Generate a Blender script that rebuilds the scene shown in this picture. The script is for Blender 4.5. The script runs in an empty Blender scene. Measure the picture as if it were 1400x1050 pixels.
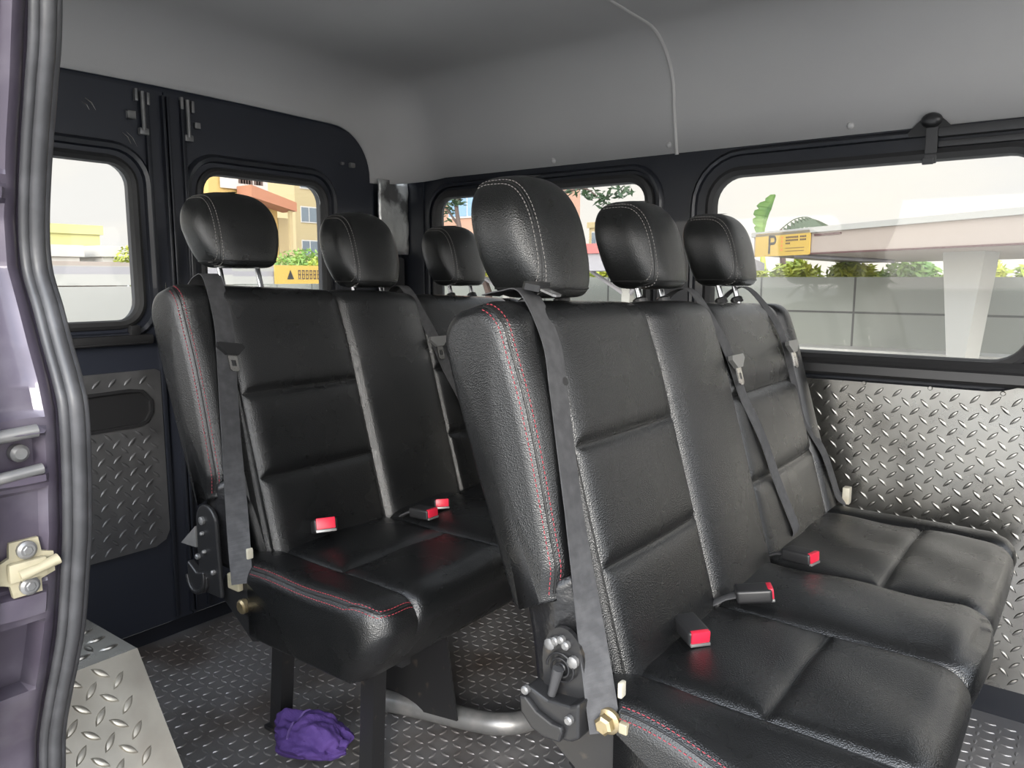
import bpy, bmesh, math, random
from mathutils import Vector, Matrix
from mathutils.bvhtree import BVHTree
random.seed(7)
PI = math.pi
S = bpy.context.scene
COL = S.collection
V = Vector

# ------------------------------------------------------------------ camera
FPX, YAW, PITCH, CAMH = 1050.0, math.radians(37.3), math.radians(7.86), .98
cd = bpy.data.cameras.new('camera')
cd.sensor_fit = 'HORIZONTAL'; cd.sensor_width = 36
cd.lens = FPX / 1400 * 36
cd.clip_start = .02; cd.clip_end = 2000
cam = bpy.data.objects.new('camera', cd); COL.objects.link(cam)
cam.location = (0, 0, CAMH)
cam.rotation_euler = (PI / 2 - PITCH, 0, YAW)
S.camera = cam
_f = V((-math.sin(YAW) * math.cos(PITCH), math.cos(YAW) * math.cos(PITCH), -math.sin(PITCH)))
_r = V((math.cos(YAW), math.sin(YAW), 0)); _u = _r.cross(_f)

def ray(px, py): return _f + _r * ((px - 700) / FPX) - _u * ((py - 525) / FPX)
def onx(px, py, x): d = ray(px, py); return V((0, 0, CAMH)) + d * (x / d.x)
def ony(px, py, y): d = ray(px, py); return V((0, 0, CAMH)) + d * (y / d.y)
def onz(px, py, z): d = ray(px, py); return V((0, 0, CAMH)) + d * ((z - CAMH) / d.z)

# ------------------------------------------------------------------ materials
def mat(name, col, rough=.5, metal=0., noise=None, bump=None, spec=.5, coat=0., coord='Object', rnoise=None):
    """noise=(scale, other colour, low, high); bump=(kind, scale, strength, distance); rnoise=(scale, rough2)"""
    m = bpy.data.materials.new(name); m.use_nodes = True
    nt = m.node_tree; N = nt.nodes; L = nt.links
    b = N['Principled BSDF']
    b.inputs['Base Color'].default_value = (*col, 1)
    b.inputs['Roughness'].default_value = rough
    b.inputs['Metallic'].default_value = metal
    b.inputs['Specular IOR Level'].default_value = spec
    b.inputs['Coat Weight'].default_value = coat
    tc = N.new('ShaderNodeTexCoord'); out = tc.outputs[coord]
    if noise:
        n = N.new('ShaderNodeTexNoise'); n.inputs['Scale'].default_value = noise[0]; n.inputs['Detail'].default_value = 6
        L.new(out, n.inputs['Vector'])
        r = N.new('ShaderNodeValToRGB')
        r.color_ramp.elements[0].position = noise[2]; r.color_ramp.elements[0].color = (*col, 1)
        r.color_ramp.elements[1].position = noise[3]; r.color_ramp.elements[1].color = (*noise[1], 1)
        L.new(n.outputs['Fac'], r.inputs['Fac']); L.new(r.outputs['Color'], b.inputs['Base Color'])
    if rnoise:
        n = N.new('ShaderNodeTexNoise'); n.inputs['Scale'].default_value = rnoise[0]; n.inputs['Detail'].default_value = 4
        L.new(out, n.inputs['Vector'])
        r = N.new('ShaderNodeMapRange'); r.inputs[1].default_value = .35; r.inputs[2].default_value = .65
        r.inputs[3].default_value = rough; r.inputs[4].default_value = rnoise[1]
        L.new(n.outputs['Fac'], r.inputs[0]); L.new(r.outputs[0], b.inputs['Roughness'])
    if bump:
        if bump[0] == 'vor':
            t = N.new('ShaderNodeTexVoronoi'); t.inputs['Scale'].default_value = bump[1]; h = t.outputs['Distance']
        elif bump[0] == 'wave':
            t = N.new('ShaderNodeTexWave'); t.inputs['Scale'].default_value = bump[1]; t.bands_direction = 'Z'; h = t.outputs['Fac']
        else:
            t = N.new('ShaderNodeTexNoise'); t.inputs['Scale'].default_value = bump[1]; t.inputs['Detail'].default_value = 5; h = t.outputs['Fac']
        L.new(out, t.inputs['Vector'])
        bp = N.new('ShaderNodeBump'); bp.inputs['Strength'].default_value = bump[2]; bp.inputs['Distance'].default_value = bump[3]
        L.new(h, bp.inputs['Height']); L.new(bp.outputs[0], b.inputs['Normal'])
    return m

M = {}
M['leather'] = mat('black_leatherette', (.0062, .0066, .0070), .24, noise=(5, (.013, .013, .013), .52, .8), bump=('vor', 560, .5, .0009), rnoise=(9, .33), spec=.7)
M['leather_head'] = mat('headrest_leatherette', (.008, .0085, .0083), .27, bump=('vor', 600, .45, .0008), rnoise=(12, .36), spec=.65)
M['flap'] = mat('vinyl_flap', (.014, .014, .015), .33, bump=('noise', 22, .7, .012))
M['piping'] = mat('piping_black', (.012, .012, .012), .4)
M['stitch_red'] = mat('red_thread', (.30, .035, .05), .7)
M['stitch_grey'] = mat('grey_thread', (.20, .19, .18), .7)
M['webbing'] = mat('belt_webbing', (.05, .05, .053), .75, noise=(60, (.075, .075, .078), .4, .7), bump=('noise', 900, .3, .0006))
M['black_plastic'] = mat('black_plastic', (.018, .018, .019), .38, bump=('noise', 300, .15, .0005))
M['grey_plastic'] = mat('dark_grey_plastic', (.05, .05, .052), .5)
M['tongue_grey'] = mat('worn_grey_tongue', (.22, .22, .215), .35, .4)
M['red_plastic'] = mat('red_button_plastic', (.62, .02, .05), .35)
M['steel'] = mat('bright_steel', (.62, .61, .58), .25, 1)
M['chrome'] = mat('chrome_post', (.55, .55, .56), .14, 1)
M['dark_steel'] = mat('black_painted_steel', (.016, .016, .017), .35, noise=(40, (.06, .05, .04), .62, .75))
M['brass'] = mat('yellow_zinc_bolt', (.50, .41, .25), .38, .9, noise=(80, (.35, .26, .13), .5, .7))
M['cream'] = mat('cream_zinc_plate', (.40, .36, .25), .5, .2, noise=(60, (.28, .25, .17), .55, .8))
M['white_plastic'] = mat('off_white_plastic', (.52, .49, .40), .5, noise=(30, (.38, .32, .23), .5, .8))
M['liner'] = mat('grey_roof_liner', (.50, .49, .485), .85, noise=(3, (.53, .52, .51), .4, .7), bump=('noise', 350, .2, .001))
M['liner_seam'] = mat('liner_seam_trim', (.55, .535, .52), .6)
M['black_paint'] = mat('black_body_paint', (.014, .016, .022), .30, coat=.2, rnoise=(6, .42))
M['door_paint_haze'] = mat('black_door_paint_with_haze', (.022, .025, .035), .30, coat=.2, rnoise=(6, .42))  # black body paint, lightened and blued to carry the haze in its colour
M['rubber'] = mat('black_rubber', (.02, .02, .021), .55)
M['strip_rubber'] = mat('weathered_grey_rubber', (.045, .045, .048), .40, noise=(30, (.075, .075, .08), .45, .75), bump=('noise', 160, .2, .001))
M['purple_paint'] = mat('dusty_purple_paint', (.082, .068, .094), .34, .25, noise=(14, (.15, .135, .165), .5, .78), rnoise=(20, .55), bump=('noise', 30, .12, .002), coat=.3)
M['alu'] = mat('aluminium_checker_plate', (.34, .335, .315), .22, .95, noise=(7, (.25, .24, .22), .4, .7), rnoise=(10, .36))
M['alu_grey'] = mat('dull_checker_plate', (.22, .22, .225), .36, .8, noise=(9, (.15, .15, .155), .4, .7), rnoise=(10, .5))
M['alu_warm'] = mat('scuffed_wheel_box_plate', (.48, .455, .40), .36, .9, noise=(10, (.34, .31, .265), .4, .72), rnoise=(14, .5))
M['floorplate'] = mat('worn_floor_checker_plate', (.30, .29, .29), .30, .55, noise=(4.5, (.15, .125, .11), .45, .68), rnoise=(8, .55))
M['foil'] = mat('crumpled_foil', (.62, .63, .62), .30, .45, noise=(11, (.16, .16, .16), .5, .62), bump=('noise', 14, .5, .012))
M['tube'] = mat('scuffed_grey_tube', (.20, .20, .20), .38, .5, noise=(18, (.32, .31, .30), .45, .7))
M['purple_cloth'] = mat('purple_cloth', (.052, .024, .14), .85, noise=(18, (.075, .036, .18), .4, .7), bump=('noise', 140, .5, .003))
M['purple_edge'] = mat('purple_cloth_edging', (.13, .08, .26), .8)

def glass_mat(name, tint=.86, dirt=.05):
    m = bpy.data.materials.new(name); m.use_nodes = True
    nt = m.node_tree; N = nt.nodes; L = nt.links; N.clear()
    o = N.new('ShaderNodeOutputMaterial'); t = N.new('ShaderNodeBsdfTransparent'); t.inputs[0].default_value = (tint, tint, tint * .985, 1)
    g = N.new('ShaderNodeBsdfGlossy'); g.inputs['Roughness'].default_value = .03
    fr = N.new('ShaderNodeFresnel'); fr.inputs[0].default_value = 1.35
    mx = N.new('ShaderNodeMixShader'); L.new(fr.outputs[0], mx.inputs[0]); L.new(t.outputs[0], mx.inputs[1]); L.new(g.outputs[0], mx.inputs[2])
    d = N.new('ShaderNodeBsdfDiffuse'); d.inputs[0].default_value = (.85, .84, .80, 1)
    tc = N.new('ShaderNodeTexCoord'); mp = N.new('ShaderNodeMapping'); mp.inputs['Scale'].default_value = (14, 14, 30)
    mp.inputs['Rotation'].default_value = (.3, .5, .2)
    L.new(tc.outputs['Object'], mp.inputs[0])
    n1 = N.new('ShaderNodeTexNoise'); n1.inputs['Scale'].default_value = 3.2; n1.inputs['Detail'].default_value = 8; n1.inputs['Distortion'].default_value = 2.5
    L.new(mp.outputs[0], n1.inputs['Vector'])
    r1 = N.new('ShaderNodeMapRange'); r1.inputs[1].default_value = .70; r1.inputs[2].default_value = .78; r1.inputs[3].default_value = dirt * .5; r1.inputs[4].default_value = dirt * 7
    L.new(n1.outputs['Fac'], r1.inputs[0])
    m2 = N.new('ShaderNodeMixShader'); L.new(r1.outputs[0], m2.inputs[0]); L.new(mx.outputs[0], m2.inputs[1]); L.new(d.outputs[0], m2.inputs[2])
    L.new(m2.outputs[0], o.inputs[0])
    return m
M['glass'] = glass_mat('scratched_window_glass', .86, .035)
M['glass_clean'] = glass_mat('window_glass', .85, .01)

# ------------------------------------------------------------------ object helpers
def link(name, me, m=None, parent=None, loc=None, smooth=True):
    o = bpy.data.objects.new(name, me); COL.objects.link(o)
    if m is not None: me.materials.append(M[m] if isinstance(m, str) else m)
    if parent is not None: o.parent = parent
    if loc is not None: o.location = loc
    if smooth and isinstance(me, bpy.types.Mesh):
        me.polygons.foreach_set('use_smooth', [True] * len(me.polygons))
    return o

def tag(o, label=None, cat=None, group=None, kind=None):
    if label: o['label'] = label
    if cat: o['category'] = cat
    if group: o['group'] = group
    if kind: o['kind'] = kind
    return o

def empty(name, loc, label=None, cat=None, group=None):
    o = bpy.data.objects.new(name, None); COL.objects.link(o); o.location = loc
    o.empty_display_size = .05
    return tag(o, label, cat, group)

class MB:
    """collects shapes into one mesh"""
    def __init__(s): s.v = []; s.f = []
    def add(s, vs, fs):
        k = len(s.v); s.v += [tuple(p) for p in vs]; s.f += [tuple(i + k for i in f) for f in fs]
        return s
    def box(s, lo, hi, bev=0., mtx=None, seg=2):
        bm = bmesh.new(); bmesh.ops.create_cube(bm, size=1)
        d = V(hi) - V(lo); c = (V(hi) + V(lo)) / 2
        for v in bm.verts: v.co = V((v.co.x * d.x, v.co.y * d.y, v.co.z * d.z)) + c
        if bev: bmesh.ops.bevel(bm, geom=bm.edges[:], offset=bev, segments=seg, profile=.6, affect='EDGES')
        return s.bm(bm, mtx)
    def bm(s, bm, mtx=None):
        bm.verts.index_update()
        vs = [(mtx @ v.co if mtx else v.co.copy()) for v in bm.verts]
        s.add(vs, [[v.index for v in f.verts] for f in bm.faces]); bm.free(); return s
    def tube(s, path, r, n=10, cap=True, flat=1., up=None):
        path = [V(p) for p in path]
        rs = r if isinstance(r, (list, tuple)) else [r] * len(path)
        vs = []; fs = []; prev = V(up) if up else None
        for i, p in enumerate(path):
            t = (path[min(i + 1, len(path) - 1)] - path[max(i - 1, 0)]).normalized()
            if prev is None: prev = t.orthogonal()
            a = prev - t * prev.dot(t)
            if a.length < 1e-6: a = t.orthogonal()
            a.normalize(); b = t.cross(a); prev = a
            for k in range(n):
                w = 2 * PI * k / n
                vs.append(p + a * (math.cos(w) * rs[i] * flat) + b * (math.sin(w) * rs[i]))
        for i in range(len(path) - 1):
            for k in range(n):
                fs.append((i * n + k, i * n + (k + 1) % n, (i + 1) * n + (k + 1) % n, (i + 1) * n + k))
        if cap: fs += [tuple(range(n))[::-1], tuple((len(path) - 1) * n + k for k in range(n))]
        return s.add(vs, fs)
    def cyl(s, a, b, r, n=20): return s.tube([a, b], r, n)
    def prism(s, poly, a, b, fn):
        """poly 2-D, swept from a to b along the third axis; fn(u, v, w) -> point"""
        n = len(poly)
        vs = [fn(u, v, a) for u, v in poly] + [fn(u, v, b) for u, v in poly]
        fs = [tuple(range(n))[::-1], tuple(range(n, 2 * n))] + [(i, (i + 1) % n, n + (i + 1) % n, n + i) for i in range(n)]
        return s.add(vs, fs)
    def build(s, name, m=None, parent=None, smooth=False, off=None, normals=True):
        me = bpy.data.meshes.new(name)
        me.from_pydata([tuple(V(p) - V(off)) for p in s.v] if off is not None else s.v, [], s.f)
        if normals:
            bm = bmesh.new(); bm.from_mesh(me); bmesh.ops.recalc_face_normals(bm, faces=bm.faces[:]); bm.to_mesh(me); bm.free()
        o = link(name, me, m, parent, smooth=False)
        if smooth:
            me.polygons.foreach_set('use_smooth', [True] * len(me.polygons))
            try: me.set_sharp_from_angle(angle=math.radians(38))
            except Exception: pass
        return o

def rrect(u0, v0, u1, v1, r, n=7):
    rs = r if isinstance(r, (list, tuple)) else [r] * 4
    out = []
    for (cu, cv, a0, rr) in ((u1, v1, 0, rs[0]), (u0, v1, 1, rs[1]), (u0, v0, 2, rs[2]), (u1, v0, 3, rs[3])):
        cx = cu - rr if a0 in (0, 3) else cu + rr
        cy = cv - rr if a0 in (0, 1) else cv + rr
        for k in range(n + 1):
            a = (a0 + k / n) * PI / 2
            out.append((cx + rr * math.cos(a), cy + rr * math.sin(a)))
    return out

def sheet(outer, holes, a, b, fn):
    """flat panel with holes, from depth a to depth b"""
    bm = bmesh.new(); edges = []
    for loop in [outer] + holes:
        vs = [bm.verts.new((u, v, 0)) for u, v in loop]
        for i in range(len(vs)): edges.append(bm.edges.new((vs[i], vs[(i + 1) % len(vs)])))
    bmesh.ops.triangle_fill(bm, use_beauty=True, use_dissolve=False, edges=edges)
    bmesh.ops.dissolve_limit(bm, angle_limit=.001, verts=bm.verts[:], edges=bm.edges[:])
    r = bmesh.ops.extrude_face_region(bm, geom=bm.faces[:])
    top = {v for v in r['geom'] if isinstance(v, bmesh.types.BMVert)}
    for v in bm.verts:
        p = fn(v.co.x, v.co.y, b if v in top else a); v.co = p
    m = MB(); m.bm(bm); return m

def ring(mb, loop, prof, fn):
    """closed sweep: loop of (u,v), prof of (outward offset, depth)"""
    n = len(loop); k = len(prof); vs = []; fs = []
    for i in range(n):
        p = V(loop[i]); t = (V(loop[(i + 1) % n]) - V(loop[i - 1])).normalized(); nn = V((t.y, -t.x))
        for (o, w) in prof:
            q = p + nn * o; vs.append(fn(q.x, q.y, w))
    for i in range(n):
        for j in range(k):
            a = i * k + j; b = i * k + (j + 1) % k; c = ((i + 1) % n) * k + (j + 1) % k; d = ((i + 1) % n) * k + j
            fs.append((a, b, c, d))
    mb.add(vs, fs); return mb

FX = lambda x0: (lambda u, v, w: V((x0 + w, u, v)))       # panels facing along x: u = y, v = z
FY = lambda y0: (lambda u, v, w: V((u, y0 + w, v)))       # panels facing along y: u = x, v = z

def lozenges(mb, u0, v0, u1, v1, fn, pitch, length, width, h, diag, ok=None, sgn=1.):
    """raised tread marks on the sheet, alternating in direction; h along +w * sgn"""
    nu = int((u1 - u0) / pitch); nv = int((v1 - v0) / pitch); n = 5
    for i in range(nu):
        for j in range(nv * 2):
            q_ = j % 2
            u = u0 + (i + .3 + .5 * q_) * pitch; v = v0 + (j * .5 + .3) * pitch
            if u + length / 2 > u1 or v + length / 2 > v1 or (ok and not ok(u, v)): continue
            a = (PI / 4 if diag else 0) + (PI / 2 if q_ else 0) + random.uniform(-.05, .05)
            ca, sa = math.cos(a), math.sin(a)
            pts = []
            for k in range(n + 1): t = -1 + 2 * k / n; pts.append((t, (1 - t * t) * .5))
            for k in range(1, n): t = 1 - 2 * k / n; pts.append((t, -(1 - t * t) * .5))
            m = len(pts); vs = []
            for sc, hh in ((1, 0), (.78, .75), (.4, 1.)):
                for t, s_ in pts:
                    x = t * length / 2 * sc; y = s_ * width * sc
                    vs.append(fn(u + x * ca - y * sa, v + x * sa + y * ca, sgn * h * hh))
            fs = []
            for q in (0, m):
                for k in range(m): fs.append((q + k, q + (k + 1) % m, q + m + (k + 1) % m, q + m + k))
            fs.append(tuple(2 * m + k for k in range(m)))
            mb.add(vs, fs)

def smooth01(t): t = max(0., min(1., t)); return t * t * (3 - 2 * t)
def lerp(a, b, t): return a + (b - a) * t
def interp(tab, z):
    if z <= tab[0][0]: return tab[0][1]
    for (a, x), (b, y) in zip(tab, tab[1:]):
        if z <= b: return lerp(x, y, (z - a) / (b - a))
    return tab[-1][1]
def catmull(P, n=8):
    P = [V(p) for p in P]; out = []
    for i in range(len(P) - 1):
        a, b, c, d = P[max(i - 1, 0)], P[i], P[i + 1], P[min(i + 2, len(P) - 1)]
        for k in range(n):
            t = k / n
            out.append(.5 * ((2 * b) + (c - a) * t + (2 * a - 5 * b + 4 * c - d) * t * t + (3 * b - a - 3 * c + d) * t ** 3))
    out.append(P[-1]); return out

def dashes(path, r=.0009, dash=.0048, gap=.0030):
    """a row of stitches along a 3-D path"""
    mb = MB(); path = [V(p) for p in path]; pos = 0.; seg = []
    L = [0.]
    for a, b in zip(path, path[1:]): L.append(L[-1] + (b - a).length)
    def at(d):
        for i in range(len(L) - 1):
            if d <= L[i + 1]: return path[i].lerp(path[i + 1], (d - L[i]) / max(L[i + 1] - L[i], 1e-9))
        return path[-1]
    d = 0
    while d + dash < L[-1]:
        mb.tube([at(d), at(d + dash / 2), at(d + dash)], [r * .7, r, r * .7], 5); d += dash + gap
    return mb

# =================================================================== VAN SHELL
FARY, REARX, NEARY = 1.95, -1.95, .23
XF = 1.05
# floor ------------------------------------------------------------
mb = MB().box((REARX - .05, NEARY - .06, -.03), (XF, FARY + .03, 0))
lozenges(mb, -1.94, .30, -.04, 1.93, lambda u, v, w: V((u, v, w)), .037, .0245, .0078, .0024, False)
fl = mb.build('floor', 'floorplate', smooth=True, normals=False); tag(fl, kind='structure', label='worn grey checker plate van floor under the benches', cat='floor')

# roof liner -------------------------------------------------------
CY = 1.09
def liner_sec(x):
    t = max(0., min(1., (-1.76 - x) / .19))
    top = 1.455 + .145 * math.sqrt(max(0, 1 - t * t)); w = .695 + .165 * math.sqrt(max(0, 1 - t ** 2)) if t > 0 else .86
    top = 1.6 if t == 0 else top
    zb = 1.31 - .02 * t; r = .17 - .02 * t
    pts = []
    n = 12
    pts.append((CY + w, zb))
    lean = .025 * (1 - t)
    for k in range(n + 1):
        a = k / n * PI / 2
        pts.append((CY + w - lean - r + r * math.cos(a), top - r + r * math.sin(a)))
    for k in range(1, 8): pts.append((CY + (w - lean - r) * (1 - k / 4), top + .008 * math.sin(k / 8 * PI)))
    for k in range(n + 1):
        a = PI / 2 + k / n * PI / 2
        pts.append((CY - w + lean + r + r * math.cos(a), top - r + r * math.sin(a)))
    pts.append((CY - w, zb))
    return pts
xs = [XF - .1 * i for i in range(28)]; xs = [x for x in xs if x > -1.74] + [-1.76 - .19 * math.sin(k / 14 * PI / 2) for k in range(15)]
mb = MB(); vs = []; fs = []
for x in xs: vs += [V((x, y, z)) for y, z in liner_sec(x)]
k = len(liner_sec(0))
for i in range(len(xs) - 1):
    for j in range(k - 1): fs.append((i * k + j, (i + 1) * k + j, (i + 1) * k + j + 1, i * k + j + 1))
mb.add(vs, fs)
liner = mb.build('ceiling', 'liner', smooth=True); tag(liner, kind='structure', label='grey moulded roof liner arching over the van', cat='ceiling')
sm = liner.modifiers.new('thick', 'SOLIDIFY'); sm.thickness = .012; sm.offset = 0
sec = [p for p in liner_sec(-.93) if p[0] > CY - .3]
mb = MB().tube([V((-.93, y - .004, z - .004)) for y, z in sec], .0055, 8)
mb.build('liner_seam', 'liner_seam', liner, smooth=True)['label'] = 'raised seam running over the roof liner'
for (px, py, nm) in ((905, 112, 'upper round grey liner button beside the roof seam'), (915, 198, 'low round grey liner button at the foot of the roof seam'),
                     (1163, 172, 'round grey liner button above the big side window'), (757, 220, 'round grey liner button above the rear side window')):
    p = ony(px, py, FARY - (.035 if py < 150 else .008))
    mb = MB(); n = 14
    vs = [p + V((0, -.007, 0))]; fs = []
    for rr, hh in ((.5, .0062), (.85, .004), (1, 0)):
        for k2 in range(n): a = 2 * PI * k2 / n; vs.append(p + V((math.cos(a) * .009 * rr, -hh, math.sin(a) * .009 * rr)))
    for k2 in range(n): fs.append((0, 1 + k2, 1 + (k2 + 1) % n))
    for q in (1, 1 + n):
        for k2 in range(n): fs.append((q + k2, q + n + k2, q + n + (k2 + 1) % n, q + (k2 + 1) % n))
    o = mb.add(vs, fs).build('liner_button', 'liner', smooth=True, off=p); o.location = p
    tag(o, nm, 'button', 'buttons of the roof liner')

# far side wall with two windows -------------------------------------
W1 = rrect(-.825, .795, -.105, 1.243, [.07, .075, .085, .075])
W2 = rrect(-1.80, .86, -1.01, 1.249, .06)
mb = sheet([(REARX - .03, 0), (XF, 0), (XF, 1.33), (REARX - .03, 1.33)], [W1, W2, rrect(.05, .80, .95, 1.243, .08)], 0, .03, FY(FARY))
wf = mb.build('wall_far', 'black_paint'); tag(wf, kind='structure', label='black painted side wall of the van with two windows', cat='wall')
for i, (loop, o2) in enumerate(((W1, .05), (W2, .032))):
    mb = MB()
    ring(mb, loop, [(-.009, -.004), (-.006, -.016), (.006, -.020), (.016, -.014), (.018, .0), (.0, .012), (-.009, .01)], FY(FARY))
    wo = mb.build('window_%d' % (1 if i == 0 else 2), 'rubber', smooth=True)
    tag(wo, kind='structure', label=['big side window with rounded corners and scratched glass', 'smaller side window behind the headrests'][i], cat='window')
    mb = MB()
    ring(mb, loop, [(o2 - .006, .001), (o2 - .003, -.010), (o2 + .004, -.012), (o2 + .012, -.004), (o2 + .013, .001)], FY(FARY))
    mb.build('window_frame', 'black_paint', wo, smooth=True)
    mb = MB().prism(loop, 0.004, .009, FY(FARY)); mb.build('window_glass', 'glass' if i == 0 else 'glass_clean', wo)
# a black sill moulding under the side windows and a shining rail above
mb = MB()
prof = [(.012, .802), (-.022, .800), (-.03, .79), (-.027, .781), (-.034, .776), (-.036, .757), (-.03, .750), (.0, .748)]
vs = []; fs = []
xs2 = [-1.93 + .1 * i for i in range(30)]
for x in xs2: vs += [V((x, FARY + a, z + (0 if x < -.2 else .0))) for a, z in prof]
kk = len(prof)
for i in range(len(xs2) - 1):
    for j in range(kk): fs.append((i * kk + j, i * kk + (j + 1) % kk, (i + 1) * kk + (j + 1) % kk, (i + 1) * kk + j))
fs += [tuple(range(kk)), tuple((len(xs2) - 1) * kk + j for j in range(kk))]
o = mb.add(vs, fs).build('trim_1', 'black_plastic', smooth=True); tag(o, kind='structure', label='black ribbed moulding under the side windows', cat='trim')
mb = MB().box((-.31, FARY - .022, 1.283), (XF - .1, FARY + .001, 1.303), .005)
mb.box((-.31, FARY - .014, 1.262), (XF - .1, FARY + .001, 1.276), .004)
o = mb.build('trim_2', 'grey_plastic', smooth=True); tag(o, kind='structure', label='dark rail above the big side window', cat='trim')

# checker plate panel on the far wall
def okp(u, v): return True
mb = MB().box((-1.90, FARY - .006, .07), (.62, FARY - .0005, .752))
lozenges(mb, -1.89, .08, .60, .748, FY(FARY - .006), .039, .029, .0085, .0032, True, sgn=-1.)
for k in range(9):
    u = -.57 + k * .14
    mb.tube([V((u, FARY - .005, .733)), V((u, FARY - .0095, .733))], [.006, .004], 10)
o = mb.build('checker_plate_panel', 'alu', smooth=True, normals=False)
tag(o, 'aluminium checker plate panel below the big side window behind the seats', 'panel')

# dome clip with strap over the big window
root = empty('strap_clip', (-.325, FARY, 1.30), 'black plastic dome clip with hanging strap above the big side window', 'clip')
off = V((-.345, FARY, 1.312))
mb = MB(); n = 20; vs = []; fs = []
for j in range(8):
    a = j / 7 * PI / 2
    for k in range(n):
        w = 2 * PI * k / n
        vs.append(V((-.345 + math.cos(w) * .027 * math.cos(a) ** .6, FARY - .012 - .024 * math.sin(a), 1.338 + math.sin(w) * .021 * math.cos(a) ** .6)))
for j in range(7):
    for k in range(n): fs.append((j * n + k, j * n + (k + 1) % n, (j + 1) * n + (k + 1) % n, (j + 1) * n + k))
mb.add(vs, fs).build('dome', 'black_plastic', root, smooth=True, off=off)
mb = MB().prism([(-.398, 1.298), (-.292, 1.298), (-.288, 1.310), (-.310, 1.334), (-.330, 1.352), (-.360, 1.352), (-.380, 1.334), (-.402, 1.310)], -.016, -.001, FY(FARY))
mb.build('flange', 'black_plastic', root, off=off)
mb = MB().box((-.356, FARY - .024, 1.222), (-.326, FARY - .019, 1.318), .002)
mb.box((-.360, FARY - .028, 1.220), (-.332, FARY - .020, 1.238), .002).build('strap', 'grey_plastic', root, off=off)

root.scale = (.80, .80, .80)
# rear wall: two doors ------------------------------------------------
mb = sheet([(NEARY - .03, 0), (FARY + .03, 0), (FARY + .03, 1.62), (NEARY - .03, 1.62)], [[(.36, .04), (1.795, .04), (1.795, 1.30), (1.775, 1.40), (1.70, 1.44), (1.6, 1.452), (.58, 1.452), (.42, 1.42), (.36, 1.33)]], -.05, -.02, FX(REARX))
o = mb.build('wall_rear', 'black_paint'); tag(o, kind='structure', label='black rear frame around the two rear doors', cat='wall')
for i, (y0, y1, wy0, wy1) in enumerate(((.37, 1.084, .575, .992), (1.088, 1.80, 1.178, 1.594))):
    win = rrect(wy0, .868, wy1, 1.263, .055)
    if i == 0: outer = [(y0, .05), (y1, .05), (y1, 1.45), (.58, 1.45), (.42, 1.42), (y0, 1.33)]
    else: outer = [(y0, .05), (y1, .05), (y1, 1.30), (1.775, 1.40), (1.70, 1.44), (1.6, 1.45), (y0, 1.45)]
    mb = sheet(outer, [win], -.04, 0, FX(REARX))
    d = mb.build('door_%d' % (i + 1), 'door_paint_haze'); tag(d, kind='structure', cat='door', label=['black rear door with a clear view of its window and checker plate', 'black rear door behind the rear bench headrests'][i])
    mb = MB(); ring(mb, win, [(-.007, -.01), (-.004, .006), (.006, .010), (.014, .006), (.016, 0), (0, -.02)], FX(REARX)); mb.build('window_seal', 'rubber', d, smooth=True)
    mb = MB(); ring(mb, rrect(wy0 - .038, .835, wy1 + .038, 1.300, .085), [(-.010, 0), (-.006, .009), (.004, .011), (.012, .004), (.013, 0)], FX(REARX)); mb.build('window_surround', 'black_paint', d, smooth=True)
    MB().prism(win, -.022, -.016, FX(REARX)).build('window_glass', 'glass_clean', d)
    # raised edge flanges near the split
    mb = MB(); e = y1 if i == 0 else y0; s = -1 if i == 0 else 1
    for q, ww in ((.008, .014), (.040, .010)): mb.box((REARX - .002, min(e, e + s * q), .06) if q < .02 else (REARX - .002, min(e + s * q, e + s * (q + .012)), .06), (REARX + ww, max(e, e + s * q) if q < .02 else max(e + s * q, e + s * (q + .012)), 1.44), .003)
    mb.build('edge_flange', 'black_paint', d, smooth=True)
    # latch rod hardware near the top of the leaf
    mb = MB(); b = e + s * .058
    mb.box((REARX, b - .012, 1.335), (REARX + .014, b + .012, 1.352), .003)
    mb.box((REARX, b - .018, 1.415), (REARX + .012, b - .010, 1.445), .002).box((REARX, b + .012, 1.41), (REARX + .012, b + .020, 1.44), .002)
    mb.cyl((REARX + .012, b, 1.345), (REARX + .012, b, 1.44), .005, 8)
    mb.box((REARX, b + s * .020, 1.372), (REARX + .010, b + s * .036, 1.388), .002)
    mb.build('latch_rod', 'tube', d, smooth=True)
    if i == 0:
        # pull ledge, scratches of bare metal, recessed pocket
        mb = MB().box((REARX, .80, .812), (REARX + .022, 1.012, .838), .006).box((REARX, .955, .835), (REARX + .02, .980, .862), .005)
        mb.box((REARX + .018, .80, .815), (REARX + .026, .995, .820), .002)
        mb.build('pull_ledge', 'black_plastic', d, smooth=True)
        mb = MB()
        for a, b2 in (((.892, 1.402), (.915, 1.378)), ((.884, 1.392), (.9, 1.376)), ((.975, 1.335), (.995, 1.31)), ((.985, 1.338), (1.01, 1.305)), ((1.055, .93), (1.063, .97))):
            p, q = V((REARX + .0015, *a)), V((REARX + .0015, *b2)); m_ = p.lerp(q, .5) + V((0, .003, .003)); mb.tube([p, m_, q], [.0006, .0014, .0006], 5)
        mb.build('bare_scratch', 'steel', d)
    else:
        mb = MB().box((REARX, 1.695, 1.33), (REARX + .012, 1.715, 1.345), .003).box((REARX, 1.66, 1.335), (REARX + .01, 1.672, 1.343), .002)
        mb.build('bump_stop', 'tube', d, smooth=True)

o = MB().box((REARX - .06, 1.05, .04), (REARX - .041, 1.12, 1.46)).build('trim_5', 'rubber'); tag(o, kind='structure', label='rubber seal behind the gap of the rear doors', cat='trim')
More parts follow.
